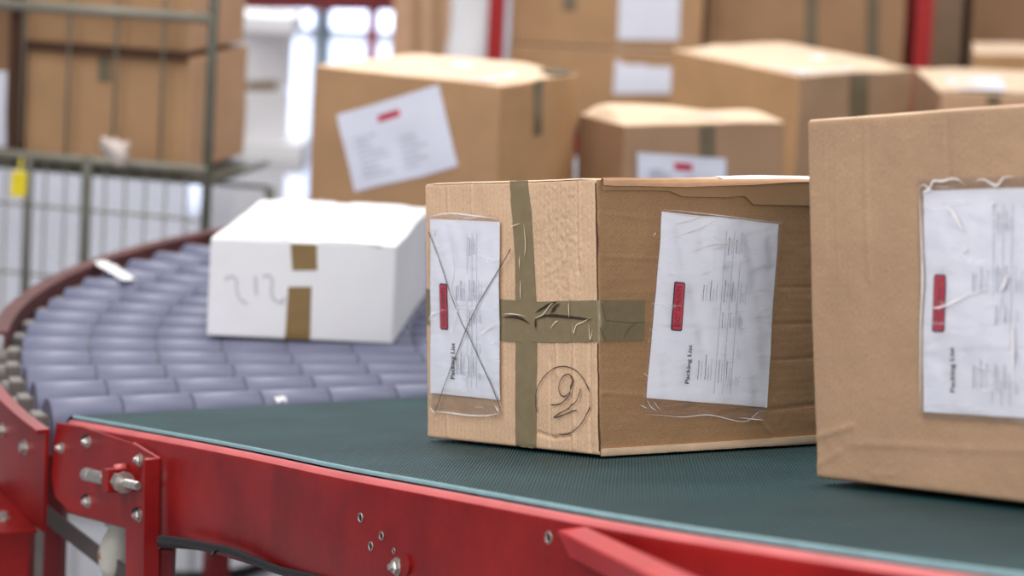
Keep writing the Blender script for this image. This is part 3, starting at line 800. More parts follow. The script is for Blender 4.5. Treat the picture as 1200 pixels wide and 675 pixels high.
for a, b, w, h in [((552.5, 214), (553, 250), .0016, .0012), ((520, 214), (521, 250), .0014, -.0008), ((524, 214), (524, 248), .0014, .0008),
                   ((676, 213), (677, 320), .0016, -.0016), ((679, 213), (678, 300), .0016, .0010), ((668, 320), (668, 350), .0016, .0014), ((652, 402), (653, 440), .0016, .0014), ((672.5, 400), (673, 532), .0018, .0016),
                   ((691, 400), (692, 534), .0016, -.0014), ((645, 420), (645, 528), .0016, -.0009), ((524, 480), (525, 514), .0015, .0009),
                   ((630, 507), (648, 513), .0016, -.0016), ((648, 513), (668, 511), .0016, -.0016), ((668, 511), (674, 503), .0014, -.0012)]:
    mcL.append((V(mc.uvpx('L', *a)), V(mc.uvpx('L', *b)), w, h))
mcR = []
for a, b, w, h in [((703, 378), (800, 379), .002, .0006), ((700, 300), (774, 303), .0025, .0006), ((905, 380), (985, 377), .002, -.0011), ((903, 422), (985, 417), .002, -.0013),
                   ((757, 476), (890, 483), .002, -.0008), ((898, 480), (985, 470), .002, -.0014), ((888, 492), (903, 508), .0022, .0016), ((878, 494), (889, 492), .002, .0012), ((703, 461), (757, 464), .002, .0008),
                   ((912, 336), (985, 334), .002, -.0009), ((703, 250), (773, 256), .0025, .0006)]:
    mcR.append((V(mc.uvpx('R', *a)), V(mc.uvpx('R', *b)), w, h))
def fadeE(x, y, lx, ly, m=.008): return ss(min(x, lx-x, y, ly-y)/m)
wc = V(mc.uvpx('L', 655, 275))
def hL(x, y):
    p = V((x, y)); h = 0
    for a, b, w, g in mcL:
        d = segd(p, a, b)
        if d < 4*w: h += crease(d, w, g*1.8)
    dc = (p-wc); k = math.exp(-((dc.x/.045)**2+(dc.y/.085)**2))
    h += k*.0017*noise.noise(V((x*130+y*50, y*190-x*40, 0)))
    h += .0004*noise.noise(V((x*60, y*60, 3)))
    # puckered foot of the tape and corner
    h += .0012*ss((.03-y)/.03)*ss((.06-x)/.06)*noise.noise(V((x*160, y*160, 7)))
    return h*fadeE(x, y, LaM, LcM, .006)
def hR(x, y):
    p = V((x, y)); h = 0
    for a, b, w, g in mcR:
        d = segd(p, a, b)
        if d < 4*w: h += crease(d, w, g)
    h += .0005*noise.noise(V((x*20, y*70, 3)))+.0003*noise.noise(V((x*90, y*120, 5)))
    return h*fadeE(x, y, LbM, LcM, .006)
def hT(x, y):   # x along a, y along b
    return ss(x/.035)*(.0012+.0068*min(1, y/.27))*ss((LaM-x)/.03)
mc.h = {'L': hL, 'R': hR, 'T': hT, 'B': lambda x, y: .0042*ss(min(x-.03, LaM-.03-x, y-.03, LbM-.03-y)/.05)}
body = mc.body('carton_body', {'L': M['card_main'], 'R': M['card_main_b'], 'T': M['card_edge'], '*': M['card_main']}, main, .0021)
# vertical tape, left face, running over the top
def tape_strip(bx, face, cols, off, name, mat, parent, n=4, seed=0, rough=.0004, px=True, jag=0):
    """cols: list of ((x0,y0),(x1,y1)) cross edges along the strip"""
    cc = [(V(bx.uvpx(face, *a)), V(bx.uvpx(face, *b))) if px else (V(a), V(b)) for a, b in cols]
    vs, uv, fs = [], [], []; rows = 0
    for i in range(len(cc)-1):
        m = max(2, int((cc[i+1][0]-cc[i][0]).length/.004))
        for k in range(m+(1 if i == len(cc)-2 else 0)):
            t = k/m; a = cc[i][0].lerp(cc[i+1][0], t); b = cc[i][1].lerp(cc[i+1][1], t)
            for j in range(n+1):
                p = a.lerp(b, j/n)
                e = 0
                hh = off+rough*noise.noise(V((p.x*120, p.y*120, seed)))
                vs.append(bx.surf(face, p.x, p.y, hh)); uv.append((p.x, p.y))
            rows += 1
    for r_ in range(rows-1):
        for j in range(n): a = r_*(n+1)+j; fs.append((a, a+1, a+n+2, a+n+1))
    return mk(name, vs, fs, mat, parent, uv=uv)
tape_strip(mc, 'L', [((605, 529), (629, 532)), ((605, 455), (629, 456)), ((605, 370), (629, 370)), ((604, 300), (626, 300)), ((600, 250), (623, 250)), ((597, 214), (618, 213)), ((597, 212), (618, 211.2))], .0009, 'tape_strip', M['tape'], main, 8, 3, .0007)
# horizontal tape across the face and round the corner
H1 = [((497.5, 337), (498, 379)), ((505, 341), (505, 381)), ((592, 351), (592, 400)), ((625, 353), (628, 400)), ((660, 352), (660, 401))]
tape_strip(mc, 'L', H1+[((699, 352), (700, 401))], .0014, 'tape_strip', M['tape'], main, 10, 5, .0008)
xa = mc.uvpx('R', 702, 352), mc.uvpx('R', 703, 401); 
tape_strip(mc, 'R', [((-.006, xa[0][1]), (-.006, xa[1][1])), ((.004, xa[0][1]), (.004, xa[1][1])), ((.03, mc.uvpx('R', 730, 352)[1]), (.03, mc.uvpx('R', 730, 401)[1])), (mc.uvpx('R', 755, 352), mc.uvpx('R', 754, 400))], .0014, 'tape_strip', M['tape'], main, 10, 6, .0005, px=False)
# wrinkles and tear in the tape: dark folds and light ridges
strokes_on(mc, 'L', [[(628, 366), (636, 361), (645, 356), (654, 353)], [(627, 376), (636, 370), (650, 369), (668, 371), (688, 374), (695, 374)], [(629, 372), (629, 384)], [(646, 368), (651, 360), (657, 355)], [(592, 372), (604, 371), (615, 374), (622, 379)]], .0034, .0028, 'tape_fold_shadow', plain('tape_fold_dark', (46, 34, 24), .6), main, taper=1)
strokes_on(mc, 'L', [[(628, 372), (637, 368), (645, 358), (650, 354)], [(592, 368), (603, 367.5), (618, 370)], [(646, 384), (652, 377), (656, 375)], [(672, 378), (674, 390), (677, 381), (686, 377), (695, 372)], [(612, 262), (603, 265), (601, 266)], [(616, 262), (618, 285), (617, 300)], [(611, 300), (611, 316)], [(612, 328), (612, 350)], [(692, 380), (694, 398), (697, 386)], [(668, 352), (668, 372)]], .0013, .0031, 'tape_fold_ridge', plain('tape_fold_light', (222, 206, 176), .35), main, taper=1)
strokes_on(mc, 'R', [[(704, 357), (709, 376), (738, 379), (754, 378)], [(730, 398), (737, 385), (744, 379)], [(703, 385), (709, 400)]], .0009, .0022, 'tape_fold_shadow', plain('tape_fold_olive', (92, 80, 52), .6), main)
# raised fold of torn tape
mb = MB()
def fold_pts(pts, off): return [mc.surf('L', *mc.uvpx('L', *p), off) for p in pts]
# dark seam where the corner layers stand apart
seam = []
ny = 90
vs, fs = [], []
for j in range(ny+1):
    y = LcM*(.985-.97*j/ny); jit = .0007*noise.noise(V((y*40, 0, 0)))+.0004*noise.noise(V((y*500, 2, 0)))
    w_ = .0022+.0024*max(0, noise.noise(V((y*18, 5, 0))))+jit*.6
    vs += [mc.surf('R', -.0015+jit, y, .0007), mc.surf('R', -.0015+jit+w_, y, .0007)]
fs = [(2*j, 2*j+1, 2*j+3, 2*j+2) for j in range(ny) if not (.40 < j/ny < .0)]
yt, yb = mc.uvpx('R', 704, 352)[1], mc.uvpx('R', 704, 401)[1]
fs = [f for j, f in enumerate(fs) if not (yb < LcM*(.985-.97*j/ny) < yt)]
mk('open_corner_seam', vs, fs, M['card_dark'], main, smooth=False, label='dark torn corner seam')
# bottom lip of the right face
def flap(bx, face, top_px, bot_px, off, th, name, mat, parent, label=None, sag=0):
    """thin board strip standing off the face: two polylines in pixels"""
    A_ = [V(bx.uvpx(face, *p)) for p in top_px]; B_ = [V(bx.uvpx(face, *p)) for p in bot_px]
    def dens(q, n=60):
        ln = [0]
        for i in range(len(q)-1): ln.append(ln[-1]+(q[i+1]-q[i]).length)
        out = []
        for k in range(n+1):
            s_ = ln[-1]*k/n; i = 0
            while i < len(q)-2 and ln[i+1] < s_: i += 1
            out.append(q[i].lerp(q[i+1], (s_-ln[i])/max(1e-9, ln[i+1]-ln[i])))
        return out
    A_, B_ = dens(A_), dens(B_); vs, fs = [], []; n = len(A_); m = 4
    for a, b in zip(A_, B_):
        w = .0005*noise.noise(V((a.x*60, 0, off*900)))
        vs.append(bx.surf(face, a.x, a.y, 0))
        for j in range(m+1):
            p = a.lerp(b, j/m); vs.append(bx.surf(face, p.x, p.y, off+th+w+sag*(j/m)))
        vs.append(bx.surf(face, b.x, b.y, max(0, off+sag-.0002)))
    k = m+3
    for i in range(n-1):
        for j in range(k-1): fs.append((i*k+j, (i+1)*k+j, (i+1)*k+j+1, i*k+j+1))
    return mk(name, vs, fs, mat, parent, smooth=False, label=label)
flap(mc, 'R', [(704, 526), (780, 521.5), (860, 516.5), (950, 510.5), (984, 508)], [(704, 534), (780, 529), (860, 524), (950, 518.8), (984, 516.6)], .0012, .0018, 'bottom_lip', M['card_edge'], main, 'paler folded lip along the bottom')
flap(mc, 'R', [(704, 213), (780, 212.5), (860, 213), (945, 214.5), (984, 215.3)], [(704, 224), (755, 222.5), (782, 222.5), (798, 229), (850, 230.5), (870, 229), (880, 239.5), (945, 241), (984, 241.5)], .0016, .0022, 'folded_flap_edge', M['card_main_b'], main, 'torn fold of the top flap')
flap(mc, 'R', [(704, 211.5), (780, 211.2), (860, 212), (945, 213.3), (984, 214)], [(704, 217.5), (720, 218.5), (745, 217.5), (800, 218), (860, 216.5), (945, 216), (984, 216.5)], .0040, .0022, 'folded_flap_edge', M['card_lip'], main, 'outermost fold of the top flap', .0006)
# label lying on the top
b858 = mc.uvpx('R', 858, 214)[0]; q_ = [(.004, b858), (.004, LbM-.01), (.036, LbM-.01), (.036, b858+.004)]
vs = [mc.S('T', q_[0][0]+(q_[3][0]-q_[0][0])*i/8, q_[0][1]+(q_[1][1]-q_[0][1])*j/8, .0016) for i in range(9) for j in range(9)]
mk('top_label', vs, [(i*9+j, i*9+j+1, i*9+j+10, i*9+j+9) for i in range(8) for j in range(8)], M['paper'], main, smooth=False)
# pouches
pL = pouch(mc, 'L', [(506.3, 459.5), (589, 469), (588, 260), (505.5, 256.5)], main, 2, [(506.5, 477), (591, 487), (589.5, 252), (504.5, 251)], ((517.5, 386), (527, 333)), ((531, 444), (537, 402)), 3, off=.0034)
pR = pouch(mc, 'R', [(757.5, 466), (897.5, 477.5), (912, 262.5), (774.5, 246.5)], main, 2, [(750, 482), (893, 493), (915, 259), (773, 244)], ((784, 388), (802, 331)), ((801.5, 450), (811, 405)), 5)
FR = dict(w=.00045)
strokes_on(mc, 'R', [[(754, 485), (775, 486), (800, 488), (830, 486), (868, 494), (886, 483), (897, 481)], [(775, 247), (800, 251), (840, 254), (870, 259), (913, 262)], [(776, 244.5), (805, 247), (842, 252), (875, 257), (915, 261)], [(756, 467), (761, 476), (768, 481)], [(893, 492), (860, 489)], [(764, 470), (772, 480)], [(763, 276), (766, 271)], [(768, 312), (772, 316)], [(752, 437), (758, 442)], [(748, 474), (757, 478)]], .0010, .0034, 'film_crinkle_or_gleam', M['film_fold_gleam'], main, taper=1)
strokes_on(mc, 'R', [[(787, 262), (808, 257), (822, 252)], [(784, 277), (806, 271), (824, 264), (838, 256)], [(806, 296), (826, 288), (848, 285), (864, 279), (886, 270)], [(832, 292), (848, 289), (864, 286)], [(908, 283), (900, 285)]], .0019, .0036, 'film_gleam', M['film_fold_gleam'], main, taper=1)
strokes_on(mc, 'L', [[(509, 481), (530, 483), (550, 486), (575, 487), (590, 484)], [(507, 254), (530, 250), (560, 253), (588, 256)], [(531, 280), (533, 300), (535, 320), (532, 340), (540, 362), (534, 385), (529, 402)], [(506, 374), (512, 367), (520, 366)], [(585, 381), (575, 386), (567, 393)], [(508, 476), (514, 484)], [(585, 474), (591, 484)], [(515, 265), (509, 280)]], .0018, .0062, 'film_gleam', M['film_fold_gleam'], main, taper=1)
# pencil strokes: crossed lines, circle and mark
strokes_on(mc, 'L', [[(603, 292), (596, 305), (589, 317), (578, 335), (566, 355), (553, 380), (540, 412), (529, 440), (515, 480)], [(506, 272), (517, 300), (532, 345), (545, 378), (553, 392), (567, 422), (583, 455), (592, 478)]], .0016, .0060, 'crossed_pencil_line', M['cord'], main)
circ = [(663.5+31*math.cos(a), 468+39.5*math.sin(a)) for a in [math.radians(-225+330*i/40) for i in range(36)]]
circ = [(661+31.5*math.cos(a), 469+40*math.sin(a)) for a in [math.radians(160+i*9) for i in range(38)] if not (math.radians(160+18*9) > 99)]
circ = circ[:37]
strokes_on(mc, 'L', [circ[:34]], .0013, .0026, 'pencil_circle', M['pencil'], main)
nine = catmull([(672, 441), (668, 438.5), (662, 441), (657.5, 449), (657, 458), (660, 463.5), (665, 464), (671, 458), (674, 448), (673, 441), (671.5, 439.5)], 5)
nine2 = catmull([(674, 446), (672.5, 457), (666, 467), (658, 473), (648, 474)], 5)
two = catmull([(683, 456), (680, 465), (676, 472), (668, 479), (658, 484), (651, 489)], 5); two2 = catmull([(651, 489.5), (660, 487), (670, 483.5), (678, 481)], 5)
strokes_on(mc, 'L', [[tuple(p) for p in nine], [tuple(p) for p in nine2], [tuple(p) for p in two], [tuple(p) for p in two2]], .0015, .0028, 'pencil_figure', M['pencil'], main)

# ================================================================== RIGHT CARTON
rc = belt_carton((1330, 606), (955, 560), (1620, 581), (1331, 113), (944.2, 140), (1622, 125), .40, gap=.007, r=.005, warp=.0016, seed=9)
right = thing('cardboard_box', 'brown carton nearest the camera on the green belt, cut off by the right edge', 'cardboard box', rc.base[1], 'brown cartons on the green belt')
rL = []
for a, b, w, h in [((1013, 135), (1018, 330), .002, .0013), ((1110, 130), (1113, 212), .002, -.0013), ((955, 512), (1000, 499), .003, .0016), ((957, 545), (985, 528), .003, .0012), ((1000, 520), (1330, 533), .003, .0010), ((1025, 556), (1050, 557), .002, .001),
                   ((965, 140), (968, 300), .0016, .0005), ((980, 140), (983, 320), .0016, .0005)]:
    rL.append((V(rc.uvpx('L', *a)), V(rc.uvpx('L', *b)), w, h))
def hRL(x, y):
    p = V((x, y)); h = 0
    for a, b, w, g in rL:
        d = segd(p, a, b)
        if d < 4*w: h += crease(d, w, g)
    h += .0012*noise.noise(V((x*14, y*14, 3)))+.0004*noise.noise(V((x*60, y*80, 5)))
    return h*fadeE(x, y, rc.La, rc.Lc, .006)
rc.h = {'B': lambda x, y: .0072*ss(min(x-.03, rc.La-.03-x, y-.03, rc.Lb-.03-y)/.05), 'L': hRL, 'T': lambda x, y: ss(y/.03)*.002*ss((rc.La-x)/.02)*ss(x/.02)*ss((rc.Lb-y)/.03)}
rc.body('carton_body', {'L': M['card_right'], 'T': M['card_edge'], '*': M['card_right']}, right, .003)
pouch(rc, 'L', [(1083.5, 482), (1236, 493), (1240, 219), (1083, 224.5)], right, 2, [(1081, 488), (1240, 500), (1243, 205), (1078, 210)], ((1094, 389), (1108.5, 322)), ((1114, 460), (1121, 407)), 8)
strokes_on(rc, 'L', [[(1079, 222), (1086, 217), (1093, 221), (1098, 213), (1108, 213), (1120, 210), (1128, 212), (1135, 218)], [(1145, 214), (1155, 211), (1165, 216), (1172, 218), (1180, 209), (1192, 207)], [(1081, 224), (1084, 300), (1083, 380), (1082, 480)], [(1085, 227), (1092, 223), (1098, 226)], [(1094, 360), (1101, 361), (1112, 358), (1140, 345), (1165, 340)]], .0022, .004, 'film_crinkle_or_gleam', M['film_fold_gleam'], right, taper=1)
strokes_on(rc, 'L', [[(1175, 341), (1180, 333), (1183, 322)], [(1162, 240), (1168, 240)], [(1190, 375), (1191, 400), (1190, 440)], [(1112, 237), (1125, 258), (1133, 275)], [(1130, 295), (1137, 292)]], .0040, .004, 'film_gleam', M['film_fold_gleam'], right, taper=1)

# ================================================================== WHITE CARTON on the rollers
def G_carton(A, B, Dp, tA, **k):
    a, b, d = G(*A), G(*B), G(*Dp); c = b+d-a
    # height from the pixel of the near top corner
    lo, hi = .02, 1.5
    for _ in range(40):
        m = (lo+hi)/2
        if proj(a+UP*m)[1] > tA[1]: lo = m
        else: hi = m
    return Carton([a, b, d, c], [p+UP*lo for p in (a, b, d, c)], **k)
wc_ = G_carton((460.5, 403.5), (242, 393.5), (498, 347), (460, 288.5), r=.004, warp=.002, seed=4)
wt = thing('cardboard_box', 'small white carton with brown tape and scrawled digits standing on the rollers', 'cardboard box', wc_.base[0])
wc_.h = {'T': lambda x, y: (.010*ss(min(x, wc_.La-x)/.05)*ss(y/.05)*ss((wc_.Lb-y)/.05)*(1-.8*math.exp(-((x-.16)/.010)**2)))}
wc_.body('carton_body', {'*': M['card_white']}, wt, .012)
tape_strip(wc_, 'L', [((341, 286), (372, 287)), ((343, 317), (372.5, 317))], .0012, 'tape_strip', M['tape_gold'], wt, 4, 1, .0003)
tape_strip(wc_, 'L', [((338, 336), (366, 336)), ((333.5, 396.5), (363, 398))], .0012, 'tape_strip', M['tape_gold'], wt, 4, 2, .0003)
m_grey = plain('grey_strokes', (196, 195, 200), .8)
strokes_on(wc_, 'L', [[tuple(p) for p in catmull([(263, 327), (271, 323), (277, 329), (277, 339), (281, 350), (289, 355)], 5)], [(299, 323), (300, 346)], [tuple(p) for p in catmull([(308, 324), (314, 322), (319, 328), (318, 339), (320, 350), (330, 354), (333, 348)], 5)]], .0045, .0016, 'scrawled_digits', m_grey, wt)
strokes_on(wc_, 'L', [[(263, 275.5), (290, 277), (320, 278.5), (340, 281)], [(374, 284), (400, 284.5), (430, 286.5), (448, 290)]], .0028, .0016, 'lid_gap', plain('lid_gap_shade', (150, 154, 150), .8), wt)

strokes_on(wc_, 'T', [[(372, 244), (380, 240), (392, 243)], [(378, 256), (384, 252), (391, 256)], [(370, 262), (382, 266), (390, 262)]], .006, .0030, 'lid_crease_marks', m_grey, wt, taper=1)  # grey strokes drawn for the small creases on the lid
# ================================================================== CARTONS FURTHER BACK
def far_box(bx, label, mats, group=None, step=.05, name='cardboard_box', origin=None):
    t = thing(name, label, 'cardboard box', origin or bx.base[0], group)
    bx.body('carton_body', mats, t, step); return t
GB = 'brown cartons on the conveyor behind'
b1 = level_carton((587, 99), (368, 77), (679, 86), 5.5, base_h=RZ+.003, r=.006, warp=.004, seed=11)
b1.h = {'T': lambda x, y: .006+.020*ss(min(y, b1.Lb-y)/.10)*ss(min(x, b1.La-x)/.12)*(1-.8*math.exp(-((y-b1.Lb*.5)/.02)**2))}
b1.h['T'] = lambda x, y: .020*ss(min(y, b1.Lb-y)/.08)*ss(min(x, b1.La-x)/.10)*(1-.9*math.exp(-((y-b1.Lb*.5)/.012)**2))
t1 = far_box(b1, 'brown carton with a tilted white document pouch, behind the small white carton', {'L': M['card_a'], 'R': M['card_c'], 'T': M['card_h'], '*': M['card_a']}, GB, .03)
pouch(b1, 'L', [(417.5, 226), (538, 193.5), (515, 99), (395.5, 134)], t1, 1, None, ((445, 144), (470, 126)), None, 12, rot=True, off=.003)
tape_strip(b1, 'R', [((625, 160), (635, 158)), ((626, 96), (637, 94))], .002, 'tape_strip', M['tape_far'], t1, 3)
c_ = b1.S('T', .02, b1.Lb-.10, .002)
mk('tape_strip', [b1.S('T', a, b, .006) for a, b in ((-.0+.004, b1.Lb-.125), (.004, b1.Lb-.005), (.045, b1.Lb-.005), (.045, b1.Lb-.125))], [(0, 1, 2, 3)], M['tape_far'], t1)
mk('top_label', [b1.S('T', a, b, .004) for a, b in ((.04, .02), (.20, .03), (.19, .17), (.03, .16))], [(0, 1, 2, 3)], M['paper_far'], t1)
b2 = level_carton((733, 146), (678, 134), (921, 142), 5.75, base_h=RZ+.003, r=.006, warp=.004, seed=12)
b2.h = {'T': lambda x, y: .034*ss(x/.09)*ss((b2.La-x)/.06)*ss(y/.018)*(1-.7*ss((y-.08)/.3))}
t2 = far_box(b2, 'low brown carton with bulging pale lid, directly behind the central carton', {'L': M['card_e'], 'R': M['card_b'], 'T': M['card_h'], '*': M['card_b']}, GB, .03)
tape_strip(b2, 'R', [((821, 187), (838, 187)), ((820, 148), (837, 147))], .002, 'tape_strip', M['tape_far'], t2, 3)
pouch(b2, 'R', [(747, 236), (850, 234), (850, 186), (746, 178)], t2, 1, None, ((787, 198), (811, 186)), None, 3, rot=True, off=.003)
mk('top_label', [b2.S('T', a, b, .004) for a, b in ((.03, .12), (.03, .30), (.16, .30), (.16, .12))], [(0, 1, 2, 3)], M['paper_far'], t2)
b3 = level_carton((938, 88), (788, 58), (1072, 81), 6.85, base_h=RZ+.003, r=.006, warp=.004, seed=13)
b3.h = {'T': lambda x, y: .022*ss(min(y, b3.Lb-y)/.10)*ss(min(x, b3.La-x)/.12)}
t3 = far_box(b3, 'big brown carton with brighter golden left side, above the low bulging carton', {'L': M['card_c'], 'R': M['card_b'], 'T': M['card_h'], '*': M['card_c']}, GB, .03)
tape_strip(b3, 'R', [((994, 200), (1016, 199)), ((996, 87), (1017, 86))], .002, 'tape_strip', M['tape_far'], t3, 3)
mk('top_label', [b3.S('T', a, b, .004) for a, b in ((.02, .02), (.02, .26), (.20, .26), (.20, .02))], [(0, 1, 2, 3)], M['paper_far'], t3)
b8 = level_carton((1102, 108), (1072, 80), (1262, 112), 7.0, base_h=RZ+.003, r=.006, warp=.004, seed=14)
b8.h = {'T': lambda x, y: .012*ss(min(y, b8.Lb-y)/.10)*ss(min(x, b8.La-x)/.12)}
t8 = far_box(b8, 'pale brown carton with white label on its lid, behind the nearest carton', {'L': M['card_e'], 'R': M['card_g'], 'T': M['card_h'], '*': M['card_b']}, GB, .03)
mk('top_label', [b8.S('T', a, b, .006) for a, b in ((.03, .06), (.03, .20), (.32, .22), (.32, .04))], [(0, 1, 2, 3)], M['paper_far'], t8)
tape_strip(b8, 'R', [((1156, 124), (1172, 124)), ((1156, 112), (1172, 112))], .002, 'tape_strip', M['tape_far'], t8, 3)
mk('lid_tape', [b8.S('T', a, b, .005) for a, b in ((.003, .003), (.003, b8.Lb-.003), (.022, b8.Lb-.003), (.022, .003))], [(0, 1, 2, 3)], M['tape_far'], t8)
# straight conveyor carrying b3 and b8
cA = V((.15, 6.55, 0)); 
xs_ = [p for b_ in (b3, b8) for p in b_.base]; x0, x1 = min(p.x for p in xs_)-.05, max(p.x for p in xs_)+.3; y0, y1 = min(p.y for p in xs_)-.04, max(p.y for p in xs_)+.04
sc_ = thing('straight_conveyor', 'straight roller conveyor hidden behind the cartons, carrying the rear ones', 'conveyor', (x0, y0, 0))
n_r = int((x1-x0)/.09); mr = None
mb = MB(); mb.tube([(0, y0-y0, RZ-.035), (0, y1-y0, RZ-.035)], .035, 16)
me2 = D.meshes.new('straight_roller'); me2.from_pydata([tuple(v) for v in mb.v], [], mb.f); me2.materials.append(M['roller'])
for p in me2.polygons: p.use_smooth = len(p.vertices) == 4
for i in range(n_r):
    o = D.objects.new('roller', me2); COL.objects.link(o); o.parent = sc_; o.location = (.045+i*.09, 0, 0)
for yy in (y0-.012, y1+.004):
    mb = MB(); mb.box((x0, yy, RZ-.13), (x1-x0, 0, 0), (0, .008, 0), (0, 0, .13)); mb.build('side_frame', M['red_dark'], sc_)
for xx in (x0+.1, x1-.15):
    for yy in (y0, y1-.05): mb = MB(); mb.box((xx, yy, 0), (.05, 0, 0), (0, .05, 0), (0, 0, RZ-.09)); mb.build('support_leg', M['red_dark'], sc_)

# storage rack with stacked cartons behind
SH = .70
ra = P(578, 100, 8.9); rb_ = P(1080, 90, 8.75)
rack = thing('storage_rack', 'red steel storage rack with cartons on its shelf behind the conveyor', 'rack', (ra.x, ra.y, 0))
rdx = (rb_-ra); rdx.z = 0; rdx.normalize(); rdy = V((-rdx.y, rdx.x, 0))
for p in (ra, rb_, rb_+rdx*.9):
    for q in (0, .95):
        b_ = V((p.x, p.y, 0))+rdy*q; mb = MB(); mb.box(b_-rdx*.03, rdx*.055, rdy*.05, V((0, 0, 3))); mb.build('upright', M['red_post'], rack)
Lr = (rb_-ra).length+.9
for q in (.0, .95):
    mb = MB(); b_ = V((ra.x, ra.y, SH-.10))+rdy*q; mb.box(b_, rdx*Lr, rdy*.04, V((0, 0, .09))); mb.build('shelf_beam', M['red_dark'], rack)
mb = MB(); b_ = V((ra.x, ra.y, SH-.012)); mb.box(b_, rdx*Lr, rdy*.98, V((0, 0, .012))); mb.build('shelf_board', M['greybar'], rack)
GR = 'brown cartons on the red storage rack'
def rack_box(x0, x1, ytop, z, dep, label, mats, base, group=GR, ytop2=None, seed=1):
    bx = level_carton((x0, ytop), None, (x1, ytop2 if ytop2 is not None else ytop), z, base_h=base, depth=dep, r=.006, warp=.003, seed=seed)
    return bx, far_box(bx, label, mats, group, .05)
b4, t4 = rack_box(597, 822, 52, 9.0, .5, 'brown carton with white sheet, lower of the two stacked right of a red upright', {'R': M['card_a'], 'T': M['card_h'], '*': M['card_d']}, SH, seed=21)
b4u = Carton([p.copy() for p in b4.top], [p+UP*.55 for p in b4.top], r=.006, warp=.003, seed=22)
for p in b4u.base: p.z += .004
t4u = far_box(b4u, 'brown carton with white sheet, upper of the two stacked, cut by the picture top', {'R': M['card_a'], '*': M['card_d']}, GR, .05)
b4.sheet('R', [(719, 110), (787, 110), (789, 57), (722, 57)], .004, 'document_sheet', M['paper_far'], t4, 2, 2)
b4u.sheet('R', [(724, 47), (796, 47), (798, -25), (726, -25)], .004, 'document_sheet', M['paper_far'], t4u, 2, 2)
tape_strip(b4u, 'R', [((660, 12), (675, 12)), ((660, -40), (675, -40))], .003, 'tape_strip', M['tape_far'], t4u, 2)
b5, t5 = rack_box(832, 1066, -60, 9.15, .5, 'tall brown carton with two olive tape bands, behind the golden-sided carton', {'R': M['card_d'], 'T': M['card_h'], '*': M['card_e']}, SH, seed=23)
tape_strip(b5, 'R', [((944, 140), (958, 140)), ((944, -50), (958, -50))], .003, 'tape_strip', M['tape_far'], t5, 2)
tape_strip(b5, 'R', [((1015, 140), (1030, 140)), ((1015, -50), (1030, -50))], .003, 'tape_strip', M['tape_far'], t5, 2)
b6, t6 = rack_box(1094, 1133, -30, 9.3, .4, 'narrow greyish brown carton just right of the red rack upright', {'R': M['card_f'], '*': M['card_f']}, SH, seed=24)
b6b, t6b = rack_box(1142, 1235, -30, 9.3, .4, 'dull brown carton in the top right corner of the picture', {'R': M['card_e'], '*': M['card_f']}, SH, seed=25)
b7 = level_carton((1141, 63), (1139, 49), (1270, 66), 8.3, base_h=RZ-.02, r=.006, warp=.003, seed=26)
t7 = far_box(b7, 'golden brown carton at the right edge, in front of the dull corner carton', {'R': M['card_c'], 'T': M['card_h'], '*': M['card_b']}, None, .05)
ax_ = b7.base[0]; pk = thing('wheeled_trolley', 'grey platform trolley carrying the golden carton at the right edge', 'trolley', (ax_.x, ax_.y, 0))
mnx, mxx = min(p.x for p in b7.base), max(p.x for p in b7.base); mny, mxy = min(p.y for p in b7.base), max(p.y for p in b7.base)
mb = MB(); mb.box((mnx, mny, RZ-.07), (mxx-mnx, 0, 0), (0, mxy-mny, 0), (0, 0, .05)); mb.build('platform', M['greybar'], pk)
for xx in (mnx+.02, mxx-.06):
    for yy in (mny+.02, mxy-.06):
        mb = MB(); mb.box((xx, yy, .08), (.04, 0, 0), (0, .04, 0), (0, 0, RZ-.15)); mb.build('leg', M['greybar'], pk)
        mb = MB(); mb.tube([(xx, yy+.02, .045), (xx+.04, yy+.02, .045)], .045, 14); mb.build('wheel', M['black'], pk)

# pallet stack seen between the racks
GS = 'stacked goods far behind'
s1 = level_carton((462, -30), None, (548, -30), 12.0, base_h=.0, depth=.6, r=.01, warp=0, seed=31)
ts = far_box(s1, 'tall pinkish brown carton far behind, left of the white wrapped bundle', {'R': M['card_g'], '*': M['card_d']}, None, .15)
for xx in (488, 512): tape_strip(s1, 'R', [((xx-5, 70), (xx+5, 70)), ((xx-5, -25), (xx+5, -25))], .004, 'tape_strip', M['card_d'], ts, 2)
pts = []
ww = thing('wrapped_bundle', 'white film wrapped bundle standing left of the red rack upright', 'bundle', V((P(548, 70, 11.4).x, P(548, 70, 11.4).y, 0)))
vs, fs = [], []
nz_, ns = 22, 20
c0 = P(551, 70, 11.4)
for i in range(nz_+1):
    z = 1.85*i/nz_
    for k in range(ns):
        a = 2*math.pi*k/ns; r_ = .095*(1+.25*noise.noise(V((math.cos(a)*2, math.sin(a)*2, z*4))))*(1 if i < nz_ else .6)*(1.1-.25*ss((z-1.1)/.6))
        vs.append(V((c0.x+r_*math.cos(a), c0.y+r_*.9*math.sin(a), z)))
for i in range(nz_):
    for k in range(ns): fs.append((i*ns+k, i*ns+(k+1) % ns, (i+1)*ns+(k+1) % ns, (i+1)*ns+k))
fs.append(tuple(nz_*ns+k for k in range(ns)))
mk('film_wrap', vs, fs, M['card_white'], ww)

